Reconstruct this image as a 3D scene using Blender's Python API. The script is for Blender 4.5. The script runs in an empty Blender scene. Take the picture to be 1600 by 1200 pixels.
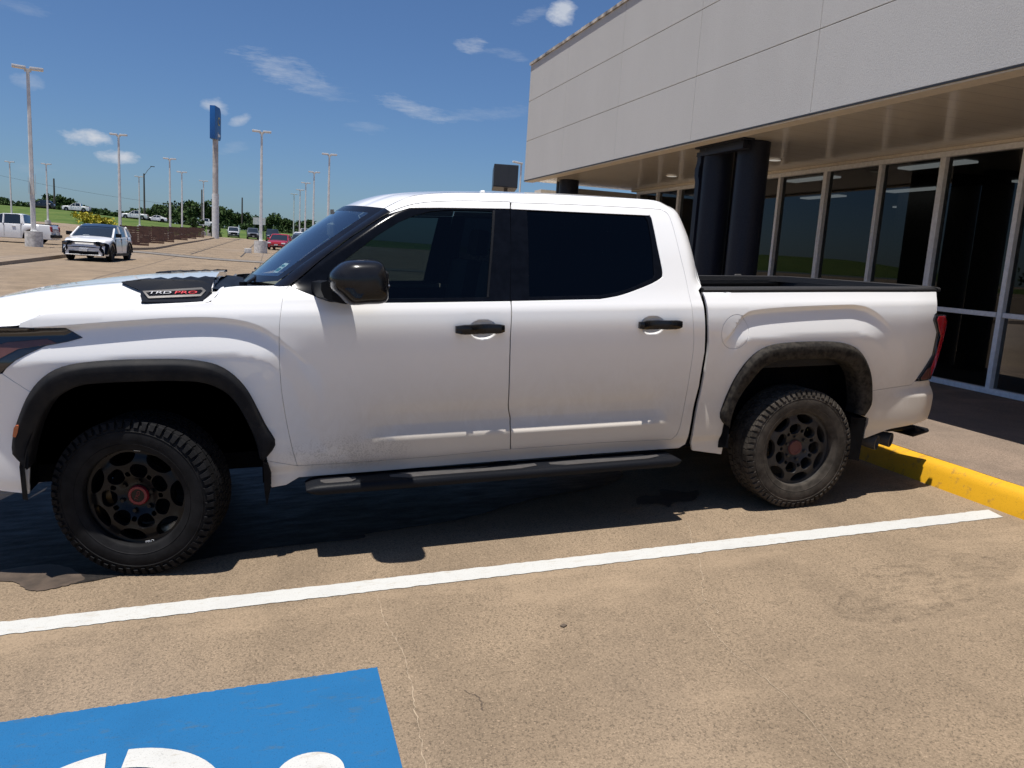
import bpy, bmesh, math, random
from mathutils import Vector, Matrix, Euler
from mathutils.geometry import delaunay_2d_cdt
random.seed(7)
SC = bpy.context.scene
COL = SC.collection
R = math.radians
PI = math.pi
# ------------------------------------------------------------ camera
cam_d = bpy.data.cameras.new('camera'); cam = bpy.data.objects.new('camera', cam_d); COL.objects.link(cam)
_r, _u, _f = [[0.95453, -0.29171, 0.06152], [-0.01063, 0.17291, 0.98488], [0.29793, 0.94075, -0.16195]]
M = Matrix(((_r[0], _u[0], -_f[0], .551), (_r[1], _u[1], -_f[1], -3.961), (_r[2], _u[2], -_f[2], 1.665), (0, 0, 0, 1)))
cam.matrix_world = M
cam_d.sensor_width = 36; cam_d.lens = 36*1222.1/1600; cam_d.clip_end = 3000; cam_d.clip_start = .05
SC.camera = cam
# ------------------------------------------------------------ world, sun, exposure
SUN = Vector((.185, .105, -1)).normalized()          # direction the light travels
sun_el = math.asin(-SUN.z); sun_az = math.atan2(-SUN.x, -SUN.y)
W = bpy.data.worlds.new('World'); SC.world = W; W.use_nodes = True
nt = W.node_tree; nt.nodes.clear()
def N(t, loc=None, **kw):
    n = nt.nodes.new(t)
    for k, v in kw.items(): setattr(n, k, v)
    return n
def LK(a, b): nt.links.new(a, b)
def MA(op, a, b=None, c=None, clamp=False):
    n = nt.nodes.new('ShaderNodeMath'); n.operation = op; n.use_clamp = clamp
    for i, v in enumerate((a, b, c)):
        if v is None: continue
        if isinstance(v, (int, float)): n.inputs[i].default_value = v
        else: nt.links.new(v, n.inputs[i])
    return n.outputs[0]
sky = N('ShaderNodeTexSky', sky_type='NISHITA', sun_disc=False)
sky.sun_elevation = sun_el; sky.sun_rotation = sun_az
sky.altitude = 100; sky.air_density = 1.0; sky.dust_density = .6; sky.ozone_density = 3.0
tc = N('ShaderNodeTexCoord')
sp = N('ShaderNodeSeparateXYZ'); LK(tc.outputs['Generated'], sp.inputs[0])
az = MA('MULTIPLY', MA('ARCTAN2', sp.outputs[0], sp.outputs[1]), 57.2958)
el = MA('MULTIPLY', MA('ARCSINE', sp.outputs[2]), 57.2958)
cb = N('ShaderNodeCombineXYZ'); LK(az, cb.inputs[0]); LK(MA('MULTIPLY', el, 1.9), cb.inputs[1])
nz = N('ShaderNodeTexNoise'); nz.inputs['Scale'].default_value = .55; nz.inputs['Detail'].default_value = 7; nz.inputs['Roughness'].default_value = .62
LK(cb.outputs[0], nz.inputs['Vector'])
cb2 = N('ShaderNodeCombineXYZ'); LK(MA('ADD', az, MA('MULTIPLY', el, .6)), cb2.inputs[0]); LK(MA('MULTIPLY', el, 4.5), cb2.inputs[1])
nw = N('ShaderNodeTexNoise'); nw.inputs['Scale'].default_value = .5; nw.inputs['Detail'].default_value = 8; nw.inputs['Roughness'].default_value = .7
LK(cb2.outputs[0], nw.inputs['Vector'])
# clouds: azimuth, elevation, half width, half height, tilt, strength, wispy
CLOUDS = [(-11.2,5.55,1.35,.52,0,1.0,0),(-9.3,4.62,1.15,.42,0,.95,0),(1.0,11.0,3.2,1.0,-.22,.55,1),(3.2,10.2,2.4,.7,-.15,.28,1),
          (9.3,9.6,2.4,.6,-.2,.55,1),(10.9,9.2,1.9,.5,-.1,.5,1),(14.5,9.6,3.6,.5,.1,.22,1),(13.3,13.9,1.1,.55,0,.7,1),(15.7,13.5,1.8,.35,-.1,.3,1),
          (19.4,16.2,.95,.8,0,.85,0),(17.3,15.9,1.3,.45,.4,.35,1),(-3.5,8.4,.8,.5,0,.55,0),(-1.9,7.7,.7,.35,.4,.5,0),(6.3,8.0,1.4,.4,0,.22,1),
          (-14.0,8.4,.8,.55,0,.3,0),(-14.3,12.4,1.8,.4,0,.2,1),(-13.7,3.4,1.2,.3,0,.15,1),(-2.3,5.9,1.1,.4,.3,.2,1)]
mask = None
for a0, e0, sa, se, tl, st, wi in CLOUDS:
    da = MA('SUBTRACT', az, a0); de = MA('SUBTRACT', MA('SUBTRACT', el, e0), MA('MULTIPLY', da, tl))
    d2 = MA('ADD', MA('POWER', MA('ABSOLUTE', MA('DIVIDE', da, sa)), 2.0), MA('POWER', MA('ABSOLUTE', MA('DIVIDE', de, se)), 2.0))
    n_ = MA('MULTIPLY', MA('SUBTRACT', (nw if wi else nz).outputs[0], .5), 5.0 if wi else 4.2)
    m = MA('MULTIPLY', MA('SUBTRACT', MA('ADD', 1.0 if wi else 1.25, n_), d2), .42 if wi else .72, clamp=True)
    m = MA('MULTIPLY', m, st)
    mask = m if mask is None else MA('MAXIMUM', mask, m)
mx = N('ShaderNodeMix', data_type='RGBA'); LK(mask, mx.inputs[0])
tr = N('ShaderNodeMapRange'); tr.clamp = True; LK(el, tr.inputs[0]); tr.inputs[1].default_value = -1; tr.inputs[2].default_value = 24
tm = N('ShaderNodeMix', data_type='RGBA'); LK(tr.outputs[0], tm.inputs[0]); tm.inputs[6].default_value = (.60, .80, 1.10, 1); tm.inputs[7].default_value = (.70, .88, 1.12, 1)
tv = N('ShaderNodeMix', data_type='RGBA'); tv.blend_type = 'MULTIPLY'; tv.inputs[0].default_value = 1; LK(sky.outputs[0], tv.inputs[6]); LK(tm.outputs[2], tv.inputs[7])
LK(tv.outputs[2], mx.inputs[6])
mx.inputs[7].default_value = (7.4, 7.9, 8.8, 1)
bg = N('ShaderNodeBackground'); LK(mx.outputs[2], bg.inputs[0]); bg.inputs[1].default_value = .064
wo = N('ShaderNodeOutputWorld'); LK(bg.outputs[0], wo.inputs[0])
sd = bpy.data.lights.new('sun', 'SUN'); sd.energy = 5.0; sd.angle = R(.53); sd.color = (1, .955, .89)
so = bpy.data.objects.new('sun', sd); COL.objects.link(so); so.rotation_euler = SUN.to_track_quat('-Z', 'Y').to_euler()
so.location = (0, 0, 30)
SC.view_settings.view_transform = 'Standard'; SC.view_settings.look = 'None'; SC.view_settings.exposure = .30; SC.view_settings.gamma = 1
SC.render.engine = 'CYCLES'
try:
    SC.cycles.max_bounces = 8; SC.cycles.transparent_max_bounces = 12; SC.cycles.caustics_reflective = False; SC.cycles.caustics_refractive = False
except Exception: pass

# ------------------------------------------------------------ materials
def newmat(name):
    global nt
    m = bpy.data.materials.new(name); m.use_nodes = True; nt = m.node_tree; nt.nodes.clear()
    return m
def setp(b, base=None, rough=None, metal=None, coat=None, coatr=None, spec=None, trans=None, emis=None, emis_s=None, ior=None, alpha=None):
    I = b.inputs
    for k, v in (('Base Color', base), ('Roughness', rough), ('Metallic', metal), ('Coat Weight', coat), ('Coat Roughness', coatr),
                 ('Specular IOR Level', spec), ('Transmission Weight', trans), ('Emission Color', emis), ('Emission Strength', emis_s), ('IOR', ior), ('Alpha', alpha)):
        if v is None: continue
        if isinstance(v, tuple): I[k].default_value = (*v, 1) if len(v) == 3 else v
        elif isinstance(v, (int, float)): I[k].default_value = v
        else: LK(v, I[k])
def noise(scale, detail=4, rough=.55, vec=None, dist=0):
    n = N('ShaderNodeTexNoise'); n.inputs['Scale'].default_value = scale; n.inputs['Detail'].default_value = detail
    n.inputs['Roughness'].default_value = rough; n.inputs['Distortion'].default_value = dist
    if vec is not None: LK(vec, n.inputs['Vector'])
    return n.outputs[0]
def objco():
    t = N('ShaderNodeTexCoord'); return t.outputs['Object']
def vmap(vec, scale=(1, 1, 1), rot=(0, 0, 0), loc=(0, 0, 0)):
    m = N('ShaderNodeMapping'); m.inputs['Scale'].default_value = scale; m.inputs['Rotation'].default_value = rot; m.inputs['Location'].default_value = loc
    LK(vec, m.inputs[0]); return m.outputs[0]
def ramp(v, a, b, ca=0.0, cb_=1.0):
    n = N('ShaderNodeMapRange'); n.interpolation_type = 'SMOOTHSTEP'; n.clamp = True
    LK(v, n.inputs[0]); n.inputs[1].default_value = a; n.inputs[2].default_value = b; n.inputs[3].default_value = ca; n.inputs[4].default_value = cb_
    return n.outputs[0]
def mix(f, a, b):
    n = N('ShaderNodeMix', data_type='RGBA')
    for i, v in ((0, f), (6, a), (7, b)):
        if isinstance(v, tuple): n.inputs[i].default_value = (*v, 1)
        elif isinstance(v, (int, float)): n.inputs[i].default_value = v
        else: LK(v, n.inputs[i])
    return n.outputs[2]
def bump(h, s=.3, d=.01):
    n = N('ShaderNodeBump'); n.inputs['Strength'].default_value = s; n.inputs['Distance'].default_value = d; LK(h, n.inputs['Height']); return n.outputs[0]
def fin(b, normal=None):
    o = N('ShaderNodeOutputMaterial')
    if normal is not None: LK(normal, b.inputs['Normal'])
    LK(b.outputs[0], o.inputs[0])
def simple(name, base, rough=.5, metal=0, coat=0, var=.12, scale=20, bmp=0, spec=.5, emis=None, es=0):
    m = newmat(name); b = N('ShaderNodeBsdfPrincipled'); co = objco()
    n = noise(scale, 5, .6, co)
    c2 = tuple(max(0, c*(1-var)) for c in base); c1 = tuple(min(1, c*(1+var)) for c in base)
    setp(b, base=mix(ramp(n, .3, .7), c1, c2), rough=rough, metal=metal, coat=coat, spec=spec)
    if emis: setp(b, emis=emis, emis_s=es)
    fin(b, bump(n, bmp, .01) if bmp else None); return m
def glassmat(name, tint, refl=1.0, rough=.0, thin_ior=1.5, base_refl=.0):
    m = newmat(name)
    t = N('ShaderNodeBsdfTransparent'); t.inputs[0].default_value = (*tint, 1)
    g = N('ShaderNodeBsdfGlossy'); g.inputs['Roughness'].default_value = rough; g.inputs['Color'].default_value = (refl, refl, refl, 1)
    fr = N('ShaderNodeFresnel'); fr.inputs[0].default_value = thin_ior
    s = N('ShaderNodeMixShader'); LK(MA('ADD', fr.outputs[0], base_refl, clamp=True), s.inputs[0]); LK(t.outputs[0], s.inputs[1]); LK(g.outputs[0], s.inputs[2])
    o = N('ShaderNodeOutputMaterial'); LK(s.outputs[0], o.inputs[0]); return m
MT = {}
# white paint with road dust that grows toward the sills and behind the wheels
m = newmat('white_paint'); b = N('ShaderNodeBsdfPrincipled'); co = objco(); s = N('ShaderNodeSeparateXYZ'); LK(co, s.inputs[0])
n1 = noise(3.0, 6, .6, vmap(co, (1, 1, 1))); n2 = noise(11, 6, .75, vmap(co, (1.0, 1, .6)), 1.2); n3 = noise(140, 3, .7, co)
low = ramp(s.outputs[2], 1.20, .50)
xr_ = ramp(s.outputs[0], -.2, 1.4)
dust = MA('MULTIPLY', MA('MULTIPLY', low, xr_), MA('ADD', .55, MA('MULTIPLY', MA('ADD', MA('MULTIPLY', n1, .5), MA('MULTIPLY', n2, .9)), .80)), clamp=True)
dx = MA('SUBTRACT', s.outputs[0], 1.0); dz = MA('SUBTRACT', s.outputs[2], .54)
sp_ = MA('MULTIPLY', ramp(MA('ADD', MA('MULTIPLY', MA('MULTIPLY', dx, dx), 5.5), MA('MULTIPLY', MA('MULTIPLY', dz, dz), 75.0)), 1.0, .0), ramp(MA('ADD', MA('MULTIPLY', n3, .7), MA('MULTIPLY', n2, .3)), .47, .60))
c = mix(MA('MULTIPLY', dust, .66), (.87, .87, .865), (.47, .40, .305)); c = mix(MA('MULTIPLY', sp_, .42), c, (.16, .13, .10))
setp(b, base=c, rough=MA('ADD', .32, MA('MULTIPLY', dust, .3)), coat=MA('SUBTRACT', 1.0, MA('MULTIPLY', dust, .55)), coatr=.03, spec=.5)
fin(b); MT['paint'] = m
MT['black_gloss'] = simple('gloss_black', (.006, .006, .008), .20, coat=.10, var=.2, spec=.15)
MT['black_mirror'] = simple('dusty_gloss_black', (.009, .009, .010), .22, coat=.28, var=.5, scale=9, spec=.2)
MT['trim'] = simple('black_trim', (.004, .005, .008), .16, coat=0, var=.2, spec=.10)
m = newmat('flare_plastic'); b = N('ShaderNodeBsdfPrincipled'); co = objco(); n1 = noise(160, 3, .6, co); n2 = noise(9, 5, .65, co); s = N('ShaderNodeSeparateXYZ'); LK(co, s.inputs[0])
setp(b, base=mix(MA('MULTIPLY', ramp(n2, .35, .7), .35), (.009, .010, .013), (.040, .037, .034)), rough=.60, spec=.12); fin(b, bump(n1, .35, .002)); MT['flare'] = m
m = newmat('dusty_flare_plastic'); b = N('ShaderNodeBsdfPrincipled'); co = objco(); n1 = noise(160, 3, .6, co); n2 = noise(30, 5, .65, co)
setp(b, base=mix(ramp(n2, .3, .65), (.011, .010, .010), (.042, .037, .031)), rough=.7, spec=.12); fin(b, bump(n1, .35, .002)); MT['flare_r'] = m
MT['plastic'] = simple('dark_plastic', (.007, .008, .011), .5, bmp=.1, scale=120, spec=.14)
MT['void'] = simple('wheel_well_black', (.004, .004, .005), .9, var=.3, spec=.1)
MT['liner'] = simple('bed_liner', (.012, .012, .014), .65, bmp=.3, scale=90)
MT['rubber'] = simple('tyre_rubber', (.010, .010, .011), .72, var=.35, scale=14, bmp=.15, spec=.12)
MT['rubber_dusty'] = simple('dusty_tyre_rubber', (.050, .043, .036), .85, var=.45, scale=12, bmp=.3, spec=.15)
MT['rim'] = simple('black_alloy', (.004, .004, .005), .32, metal=.0, coat=.10, var=.3, spec=.2)
MT['rim_r'] = simple('dusty_black_alloy', (.028, .025, .023), .6, var=.4, scale=14)
MT['red'] = simple('red_cap', (.15, .006, .013), .4)
MT['red_r'] = simple('dusty_red_cap', (.10, .030, .027), .7)
MT['redtxt'] = simple('red_lettering', (.55, .02, .035), .35)
MT['silver'] = simple('satin_silver', (.55, .55, .56), .28, metal=.9)
MT['steel'] = simple('dull_steel', (.085, .08, .078), .5, metal=.3)
MT['whitetxt'] = simple('white_lettering', (.8, .8, .8), .5)
MT['lampdark'] = simple('smoked_lens', (.012, .013, .016), .06, coat=1, var=.2)
MT['lampgrey'] = simple('lamp_reflector', (.16, .18, .22), .2, metal=.6)
MT['amber'] = simple('amber_lens', (.42, .10, .03), .15, coat=1)
MT['browntint'] = simple('tinted_reflector', (.11, .045, .035), .25, coat=.6)
MT['redlens'] = simple('red_lens', (.36, .012, .02), .12, coat=1)
MT['seat'] = simple('seat_leather', (.03, .028, .027), .55, bmp=.1)
MT['dash'] = simple('dashboard', (.22, .21, .19), .6)
MT['glass_dark'] = glassmat('privacy_glass', (.012, .016, .022), .9, 0, 1.38)
MT['glass_front'] = glassmat('tinted_glass', (.18, .23, .24), .9, 0, 1.38)
MT['glass_ws'] = glassmat('windscreen_glass', (.74, .88, .88), .95, 0, 1.52, .28)
MT['glass_bld'] = glassmat('window_glass', (.15, .17, .18), .72, 0, 1.45, .015)
MT['glass_car'] = simple('car_glass', (.015, .02, .024), .05, coat=1)
MT['sticker'] = simple('white_sticker', (.75, .8, .8), .4)
MT['stickerg'] = simple('sticker_print', (.06, .25, .2), .4)
# ground
def concrete(name, base, warm, spot=.5, joints=True):
    m = newmat(name); b = N('ShaderNodeBsdfPrincipled'); co = objco()
    big = noise(.55, 6, .65, vmap(co, (.6, 1, 1))); med = noise(2.2, 6, .65, vmap(co, (1, .55, 1))); fine_ = noise(95, 6, .85, vmap(co, (1, .8, 1))); grit = noise(130, 4, .8, co)
    v = N('ShaderNodeTexVoronoi'); v.inputs['Scale'].default_value = 120; LK(co, v.inputs['Vector'])
    c = mix(ramp(big, .3, .7), base, warm)
    c = mix(MA('MULTIPLY', ramp(med, .42, .75), .6), c, tuple(x*.72 for x in base))
    c = mix(MA('MULTIPLY', ramp(med, .52, .25), .5), c, tuple(min(1, x*1.22) for x in warm))
    c = mix(MA('MULTIPLY', ramp(fine_, .51, .58), .74), c, tuple(x*.34 for x in base))
    c = mix(MA('MULTIPLY', ramp(grit, .56, .66), .85), c, tuple(min(1, x*1.9) for x in base))
    c = mix(MA('MULTIPLY', ramp(grit, .45, .36), .8), c, tuple(x*.35 for x in base))
    st = ramp(noise(.9, 6, .7, vmap(co, (1, 1, 1), loc=(3.1, 1.7, 0))), .66, .76)
    c = mix(MA('MULTIPLY', ramp(noise(1.3, 5, .65, vmap(co, (.5, 1.6, 1), loc=(7, 2, 0))), .50, .72), .45), c, tuple(min(1, x*1.35) for x in warm))
    c = mix(MA('MULTIPLY', st, .45), c, tuple(x*.5 for x in base))
    if joints:
        s = N('ShaderNodeSeparateXYZ'); LK(co, s.inputs[0])
        for ax, per, off in ((0, 4.6, 2.2), (1, 4.8, 1.05)):
            w = MA('ABSOLUTE', MA('SUBTRACT', MA('FLOORED_MODULO', MA('ADD', s.outputs[ax], off), per), per/2))
            far = ramp(s.outputs[0], -5.5, -6.5) if ax == 0 else ramp(s.outputs[1], 12, 14)
            ln = MA('MULTIPLY', ramp(w, .05, .02), MA('MAXIMUM', far, ramp(s.outputs[1], 12, 14)))
            c = mix(MA('MULTIPLY', ln, .7), c, (.07, .055, .045))
        gr = ramp(noise(.09, 4, .6, vmap(co, (1, .3, 1))), .5, .62)
        c = mix(MA('MULTIPLY', gr, .35), c, (.26, .22, .19))
    setp(b, base=c, rough=.88, spec=.25); fin(b, bump(MA('ADD', MA('MULTIPLY', fine_, .6), MA('MULTIPLY', grit, .5)), .55, .006)); return m
MT['conc'] = concrete('tan_concrete', (.216, .162, .110), (.262, .196, .131))
MT['walk'] = concrete('exposed_aggregate', (.20, .155, .12), (.24, .18, .135), joints=False)
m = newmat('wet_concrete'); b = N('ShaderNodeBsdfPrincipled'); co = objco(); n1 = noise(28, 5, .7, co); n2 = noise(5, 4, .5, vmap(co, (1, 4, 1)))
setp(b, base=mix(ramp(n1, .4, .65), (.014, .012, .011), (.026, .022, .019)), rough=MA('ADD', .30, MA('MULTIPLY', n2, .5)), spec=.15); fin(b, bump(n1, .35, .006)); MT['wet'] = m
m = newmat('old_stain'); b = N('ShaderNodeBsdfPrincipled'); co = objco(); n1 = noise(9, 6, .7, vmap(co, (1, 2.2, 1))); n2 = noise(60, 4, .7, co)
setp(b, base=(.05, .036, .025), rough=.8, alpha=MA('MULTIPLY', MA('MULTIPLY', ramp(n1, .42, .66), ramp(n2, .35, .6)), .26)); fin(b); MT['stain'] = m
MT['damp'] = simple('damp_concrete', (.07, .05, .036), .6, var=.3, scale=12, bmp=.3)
def paintmat(name, base, wear_c, wear=.5, sc=40):
    m = newmat(name); b = N('ShaderNodeBsdfPrincipled'); co = objco(); n1 = noise(sc, 6, .75, vmap(co, (.35, 1, 1))); n2 = noise(3, 5, .6, co); n3 = noise(180, 3, .6, co)
    c = mix(MA('MULTIPLY', ramp(n1, .54, .70), wear), base, wear_c)
    c = mix(MA('MULTIPLY', ramp(n2, .45, .75), .35), c, tuple(x*.72 for x in base))
    c = mix(MA('MULTIPLY', ramp(n3, .58, .68), .6), c, tuple(x*.5 for x in base))
    setp(b, base=c, rough=.6, spec=.35); fin(b, bump(n3, .35, .004)); return m
MT['wline'] = paintmat('white_road_paint', (.50, .50, .48), (.38, .34, .28), .75)
MT['blue'] = paintmat('blue_road_paint', (.007, .110, .275), (.04, .10, .17), .8, 25)
MT['yellow'] = paintmat('yellow_kerb_paint', (.64, .34, .010), (.26, .15, .05), .85, 14)
MT['kerb'] = simple('kerb_concrete', (.27, .22, .17), .85, bmp=.3, scale=8)
MT['grass'] = (lambda: None)()
m = newmat('mown_grass'); b = N('ShaderNodeBsdfPrincipled'); co = objco(); n1 = noise(.25, 6, .7, vmap(co, (1, .35, 1))); n2 = noise(2.2, 4, .7, co)
c = mix(ramp(n1, .35, .65), (.055, .098, .020), (.100, .135, .034)); c = mix(MA('MULTIPLY', ramp(n2, .45, .7), .5), c, (.036, .070, .014))
setp(b, base=c, rough=.9, spec=.15); fin(b, bump(n2, .6, .12)); MT['grass'] = m
MT['asphalt'] = simple('highway_asphalt', (.20, .19, .18), .85, scale=2)
# building
m = newmat('grey_stucco'); b = N('ShaderNodeBsdfPrincipled'); co = objco(); n1 = noise(75, 4, .7, co); n2 = noise(1.2, 5, .6, vmap(co, (1, 1, .4))); n3 = noise(8, 4, .7, vmap(co, (1, 1, .15)))
c = mix(ramp(n2, .3, .7), (.56, .55, .53), (.535, .525, .505)); c = mix(MA('MULTIPLY', ramp(n1, .5, .68), .45), c, (.36, .335, .31)); c = mix(MA('MULTIPLY', ramp(n3, .6, .75), .10), c, (.34, .31, .28))
setp(b, base=c, rough=1.0, spec=.05); fin(b, bump(n1, .4, .006)); MT['stucco'] = m
MT['joint'] = simple('wall_joint', (.15, .14, .13), .9)
MT['cap'] = simple('weathered_cap', (.42, .38, .33), .6, var=.7, scale=4)
m = newmat('soffit_panels'); b = N('ShaderNodeBsdfPrincipled'); co = objco(); s = N('ShaderNodeSeparateXYZ'); LK(co, s.inputs[0]); n2 = noise(6, 5, .6, vmap(co, (.3, 3, 1)))
w = MA('ABSOLUTE', MA('SUBTRACT', MA('FLOORED_MODULO', s.outputs[1], .3), .15)); gro = ramp(w, .012, .0)
c = mix(MA('MULTIPLY', gro, .4), mix(ramp(n2, .3, .7), (.76, .70, .61), (.70, .645, .56)), (.2, .16, .12))
setp(b, base=c, rough=.20, spec=.55, coat=.35, coatr=.10); fin(b, bump(MA('ADD', MA('MULTIPLY', gro, -1.0), MA('MULTIPLY', n2, .25)), .25, .01)); MT['soffit'] = m
MT['beige'] = simple('beige_trim', (.76, .69, .58), .5, var=.06)
MT['mullion'] = simple('aluminium_mullion', (.80, .81, .83), .45, metal=0, var=.08)
m = newmat('navy_column_paint'); b = N('ShaderNodeBsdfPrincipled'); co = objco(); n1 = noise(60, 3, .6, co)
setp(b, base=mix(ramp(n1, .3, .7), (.012, .014, .024), (.018, .021, .031)), rough=.38, spec=.2); fin(b, bump(n1, .2, .004)); MT['navy'] = m
MT['inside'] = simple('interior_wall', (.14, .13, .12), .8)
MT['inceil'] = simple('interior_ceiling', (.10, .10, .10), .8)
MT['infloor'] = simple('interior_floor', (.10, .09, .08), .3)
MT['tube'] = simple('fluorescent_light', (.5, .5, .5), .5, emis=(1, .97, .92), es=.55)
MT['downl'] = simple('downlight_lens', (.85, .83, .78), .5, emis=(1, .95, .85), es=.25)
MT['pole'] = simple('white_pole_paint', (.70, .69, .67), .55, var=.12, scale=3)
MT['rustpole'] = simple('rust_streaked_paint', (.50, .46, .43), .6, var=.25, scale=1.2)
MT['polebase'] = simple('painted_concrete_base', (.60, .58, .55), .8, var=.25, scale=6, bmp=.3)
MT['wood'] = simple('brown_slats', (.085, .040, .028), .7, var=.3, scale=5)
MT['signblue'] = simple('blue_sign', (.012, .11, .36), .4)
MT['signyel'] = simple('yellow_emblem', (.62, .55, .25), .4)
MT['darkbox'] = simple('dark_sign_cabinet', (.03, .032, .036), .4)
MT['bark'] = simple('bark', (.09, .07, .05), .9, bmp=.4, scale=8)
m = newmat('leaves'); b = N('ShaderNodeBsdfPrincipled'); co = objco(); n1 = noise(.7, 3, .6, co); n2 = noise(4, 2, .6, co)
c = mix(ramp(n1, .35, .65), (.024, .052, .014), (.050, .088, .022)); c = mix(MA('MULTIPLY', ramp(n2, .5, .7), .5), c, (.07, .11, .03)); setp(b, base=c, rough=.75, spec=.2); fin(b); MT['leaf'] = m
MT['leafy'] = simple('yellow_flowers', (.42, .36, .03), .8, var=.35, scale=3)
MT['utility'] = simple('weathered_wood_pole', (.10, .085, .07), .9)
for k_, c_ in dict(c_white=(.78, .78, .78), c_silver=(.55, .55, .56), c_red=(.34, .014, .02), c_black=(.012, .012, .014), c_grey=(.12, .125, .13)).items():
    MT[k_] = simple(k_[2:]+'_car_paint', c_, .3, coat=1, var=.02)
MT['plate'] = simple('number_plate', (.6, .6, .6), .5)
MT['headl'] = simple('headlamp_glass', (.6, .62, .65), .1, coat=1)

# ------------------------------------------------------------ mesh helpers
def ob(name, me, mats, parent=None):
    for m_ in mats: me.materials.append(MT[m_] if isinstance(m_, str) else m_)
    o = bpy.data.objects.new(name, me); COL.objects.link(o)
    if parent is not None: o.parent = parent
    return o
def empty(name, label, cat, loc=(0, 0, 0), rot=(0, 0, 0), group=None, scale=None):
    o = bpy.data.objects.new(name, None); COL.objects.link(o); o.location = loc; o.rotation_euler = rot; o.empty_display_size = .2
    if scale: o.scale = scale
    o['label'] = label; o['category'] = cat
    if group: o['group'] = group
    return o
def tag(o, label, cat, group=None):
    o['label'] = label; o['category'] = cat
    if group: o['group'] = group
    return o
class MB:
    def __init__(s): s.v = []; s.f = []; s.m = []
    def add(s, vs, fs, mi=0):
        k = len(s.v); s.v += [tuple(v) for v in vs]; s.f += [[i+k for i in f] for f in fs]; s.m += [mi]*len(fs)
    def box(s, lo, hi, mi=0, rot=None, c=None, bev=0):
        x0, y0, z0 = lo; x1, y1, z1 = hi
        if bev:
            bm = bmesh.new(); bmesh.ops.create_cube(bm, size=1)
            for v in bm.verts: v.co = Vector(((x0+x1)/2+v.co.x*(x1-x0), (y0+y1)/2+v.co.y*(y1-y0), (z0+z1)/2+v.co.z*(z1-z0)))
            bmesh.ops.bevel(bm, geom=list(bm.edges), offset=bev, segments=1 if bev <= .02 else 2, affect='EDGES', profile=.7)
            bm.verts.index_update(); vs = [v.co.copy() for v in bm.verts]; fs = [[v.index for v in f.verts] for f in bm.faces]; bm.free()
        else:
            vs = [Vector(p) for p in ((x0,y0,z0),(x1,y0,z0),(x1,y1,z0),(x0,y1,z0),(x0,y0,z1),(x1,y0,z1),(x1,y1,z1),(x0,y1,z1))]
            fs = [[0,3,2,1],[4,5,6,7],[0,1,5,4],[1,2,6,5],[2,3,7,6],[3,0,4,7]]
        if rot is not None:
            c = Vector(c if c else ((x0+x1)/2, (y0+y1)/2, (z0+z1)/2)); rm = Euler(rot).to_matrix(); vs = [c+rm@(v-c) for v in vs]
        s.add(vs, fs, mi)
    def cyl(s, p0, p1, r0, r1=None, n=20, mi=0, caps=True):
        r1 = r0 if r1 is None else r1; p0, p1 = Vector(p0), Vector(p1); d = (p1-p0).normalized()
        a = d.orthogonal().normalized(); b_ = d.cross(a); vs = []
        for p, r in ((p0, r0), (p1, r1)):
            for i in range(n):
                t = 2*PI*i/n; vs.append(p+a*(r*math.cos(t))+b_*(r*math.sin(t)))
        fs = [[i, (i+1) % n, n+(i+1) % n, n+i] for i in range(n)]
        if caps: fs += [list(range(n))[::-1], list(range(n, 2*n))]
        s.add(vs, fs, mi)
    def tube(s, pts, r, n=8, mi=0):
        for i in range(len(pts)-1): s.cyl(pts[i], pts[i+1], r, r, n, mi)
    def lathe(s, prof, c, ax='y', n=48, mi=0):
        # prof: list (r, a) around axis through c
        c = Vector(c); vs = []
        for r, a in prof:
            for i in range(n):
                t = 2*PI*i/n
                if ax == 'y': vs.append(c+Vector((r*math.cos(t), a, r*math.sin(t))))
                elif ax == 'z': vs.append(c+Vector((r*math.cos(t), r*math.sin(t), a)))
                else: vs.append(c+Vector((a, r*math.cos(t), r*math.sin(t))))
        fs = []
        for k in range(len(prof)-1):
            for i in range(n):
                j = (i+1) % n; fs.append([k*n+i, k*n+j, (k+1)*n+j, (k+1)*n+i])
        s.add(vs, fs, mi)
    def prism(s, poly, fn0, fn1, mi=0, caps=True):
        n = len(poly); vs = [fn0(p) for p in poly]+[fn1(p) for p in poly]
        fs = [[i, (i+1) % n, n+(i+1) % n, n+i] for i in range(n)]
        if caps: fs += [list(range(n))[::-1], list(range(n, 2*n))]
        s.add(vs, fs, mi)
    def grid(s, P, mi=0, close=False):
        # P[i][j] points
        nj = len(P[0]); vs = [p for r in P for p in r]; fs = []
        for i in range(len(P)-1):
            for j in range(nj-1): fs.append([i*nj+j, i*nj+j+1, (i+1)*nj+j+1, (i+1)*nj+j])
            if close: fs.append([i*nj+nj-1, i*nj, (i+1)*nj, (i+1)*nj+nj-1])
        s.add(vs, fs, mi)
    def build(s, name, mats, parent=None, smooth=35, recalc=True, bev=0):
        me = bpy.data.meshes.new(name); bm = bmesh.new()
        vs = [bm.verts.new(v) for v in s.v]
        for f, mi in zip(s.f, s.m):
            if len(set(f)) < 3: continue
            try: ff = bm.faces.new([vs[i] for i in f]); ff.material_index = mi
            except ValueError: pass
        bmesh.ops.remove_doubles(bm, verts=bm.verts, dist=1e-5)
        if recalc: bmesh.ops.recalc_face_normals(bm, faces=bm.faces)
        if bev: bmesh.ops.bevel(bm, geom=[e for e in bm.edges if len(e.link_faces) == 2 and e.calc_face_angle(0) > R(30)], offset=bev, segments=2, affect='EDGES', profile=.7)
        if smooth:
            for f in bm.faces: f.smooth = True
            for e in bm.edges:
                if len(e.link_faces) != 2 or e.calc_face_angle(0) > R(smooth): e.smooth = False
        bm.to_mesh(me); bm.free()
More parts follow.
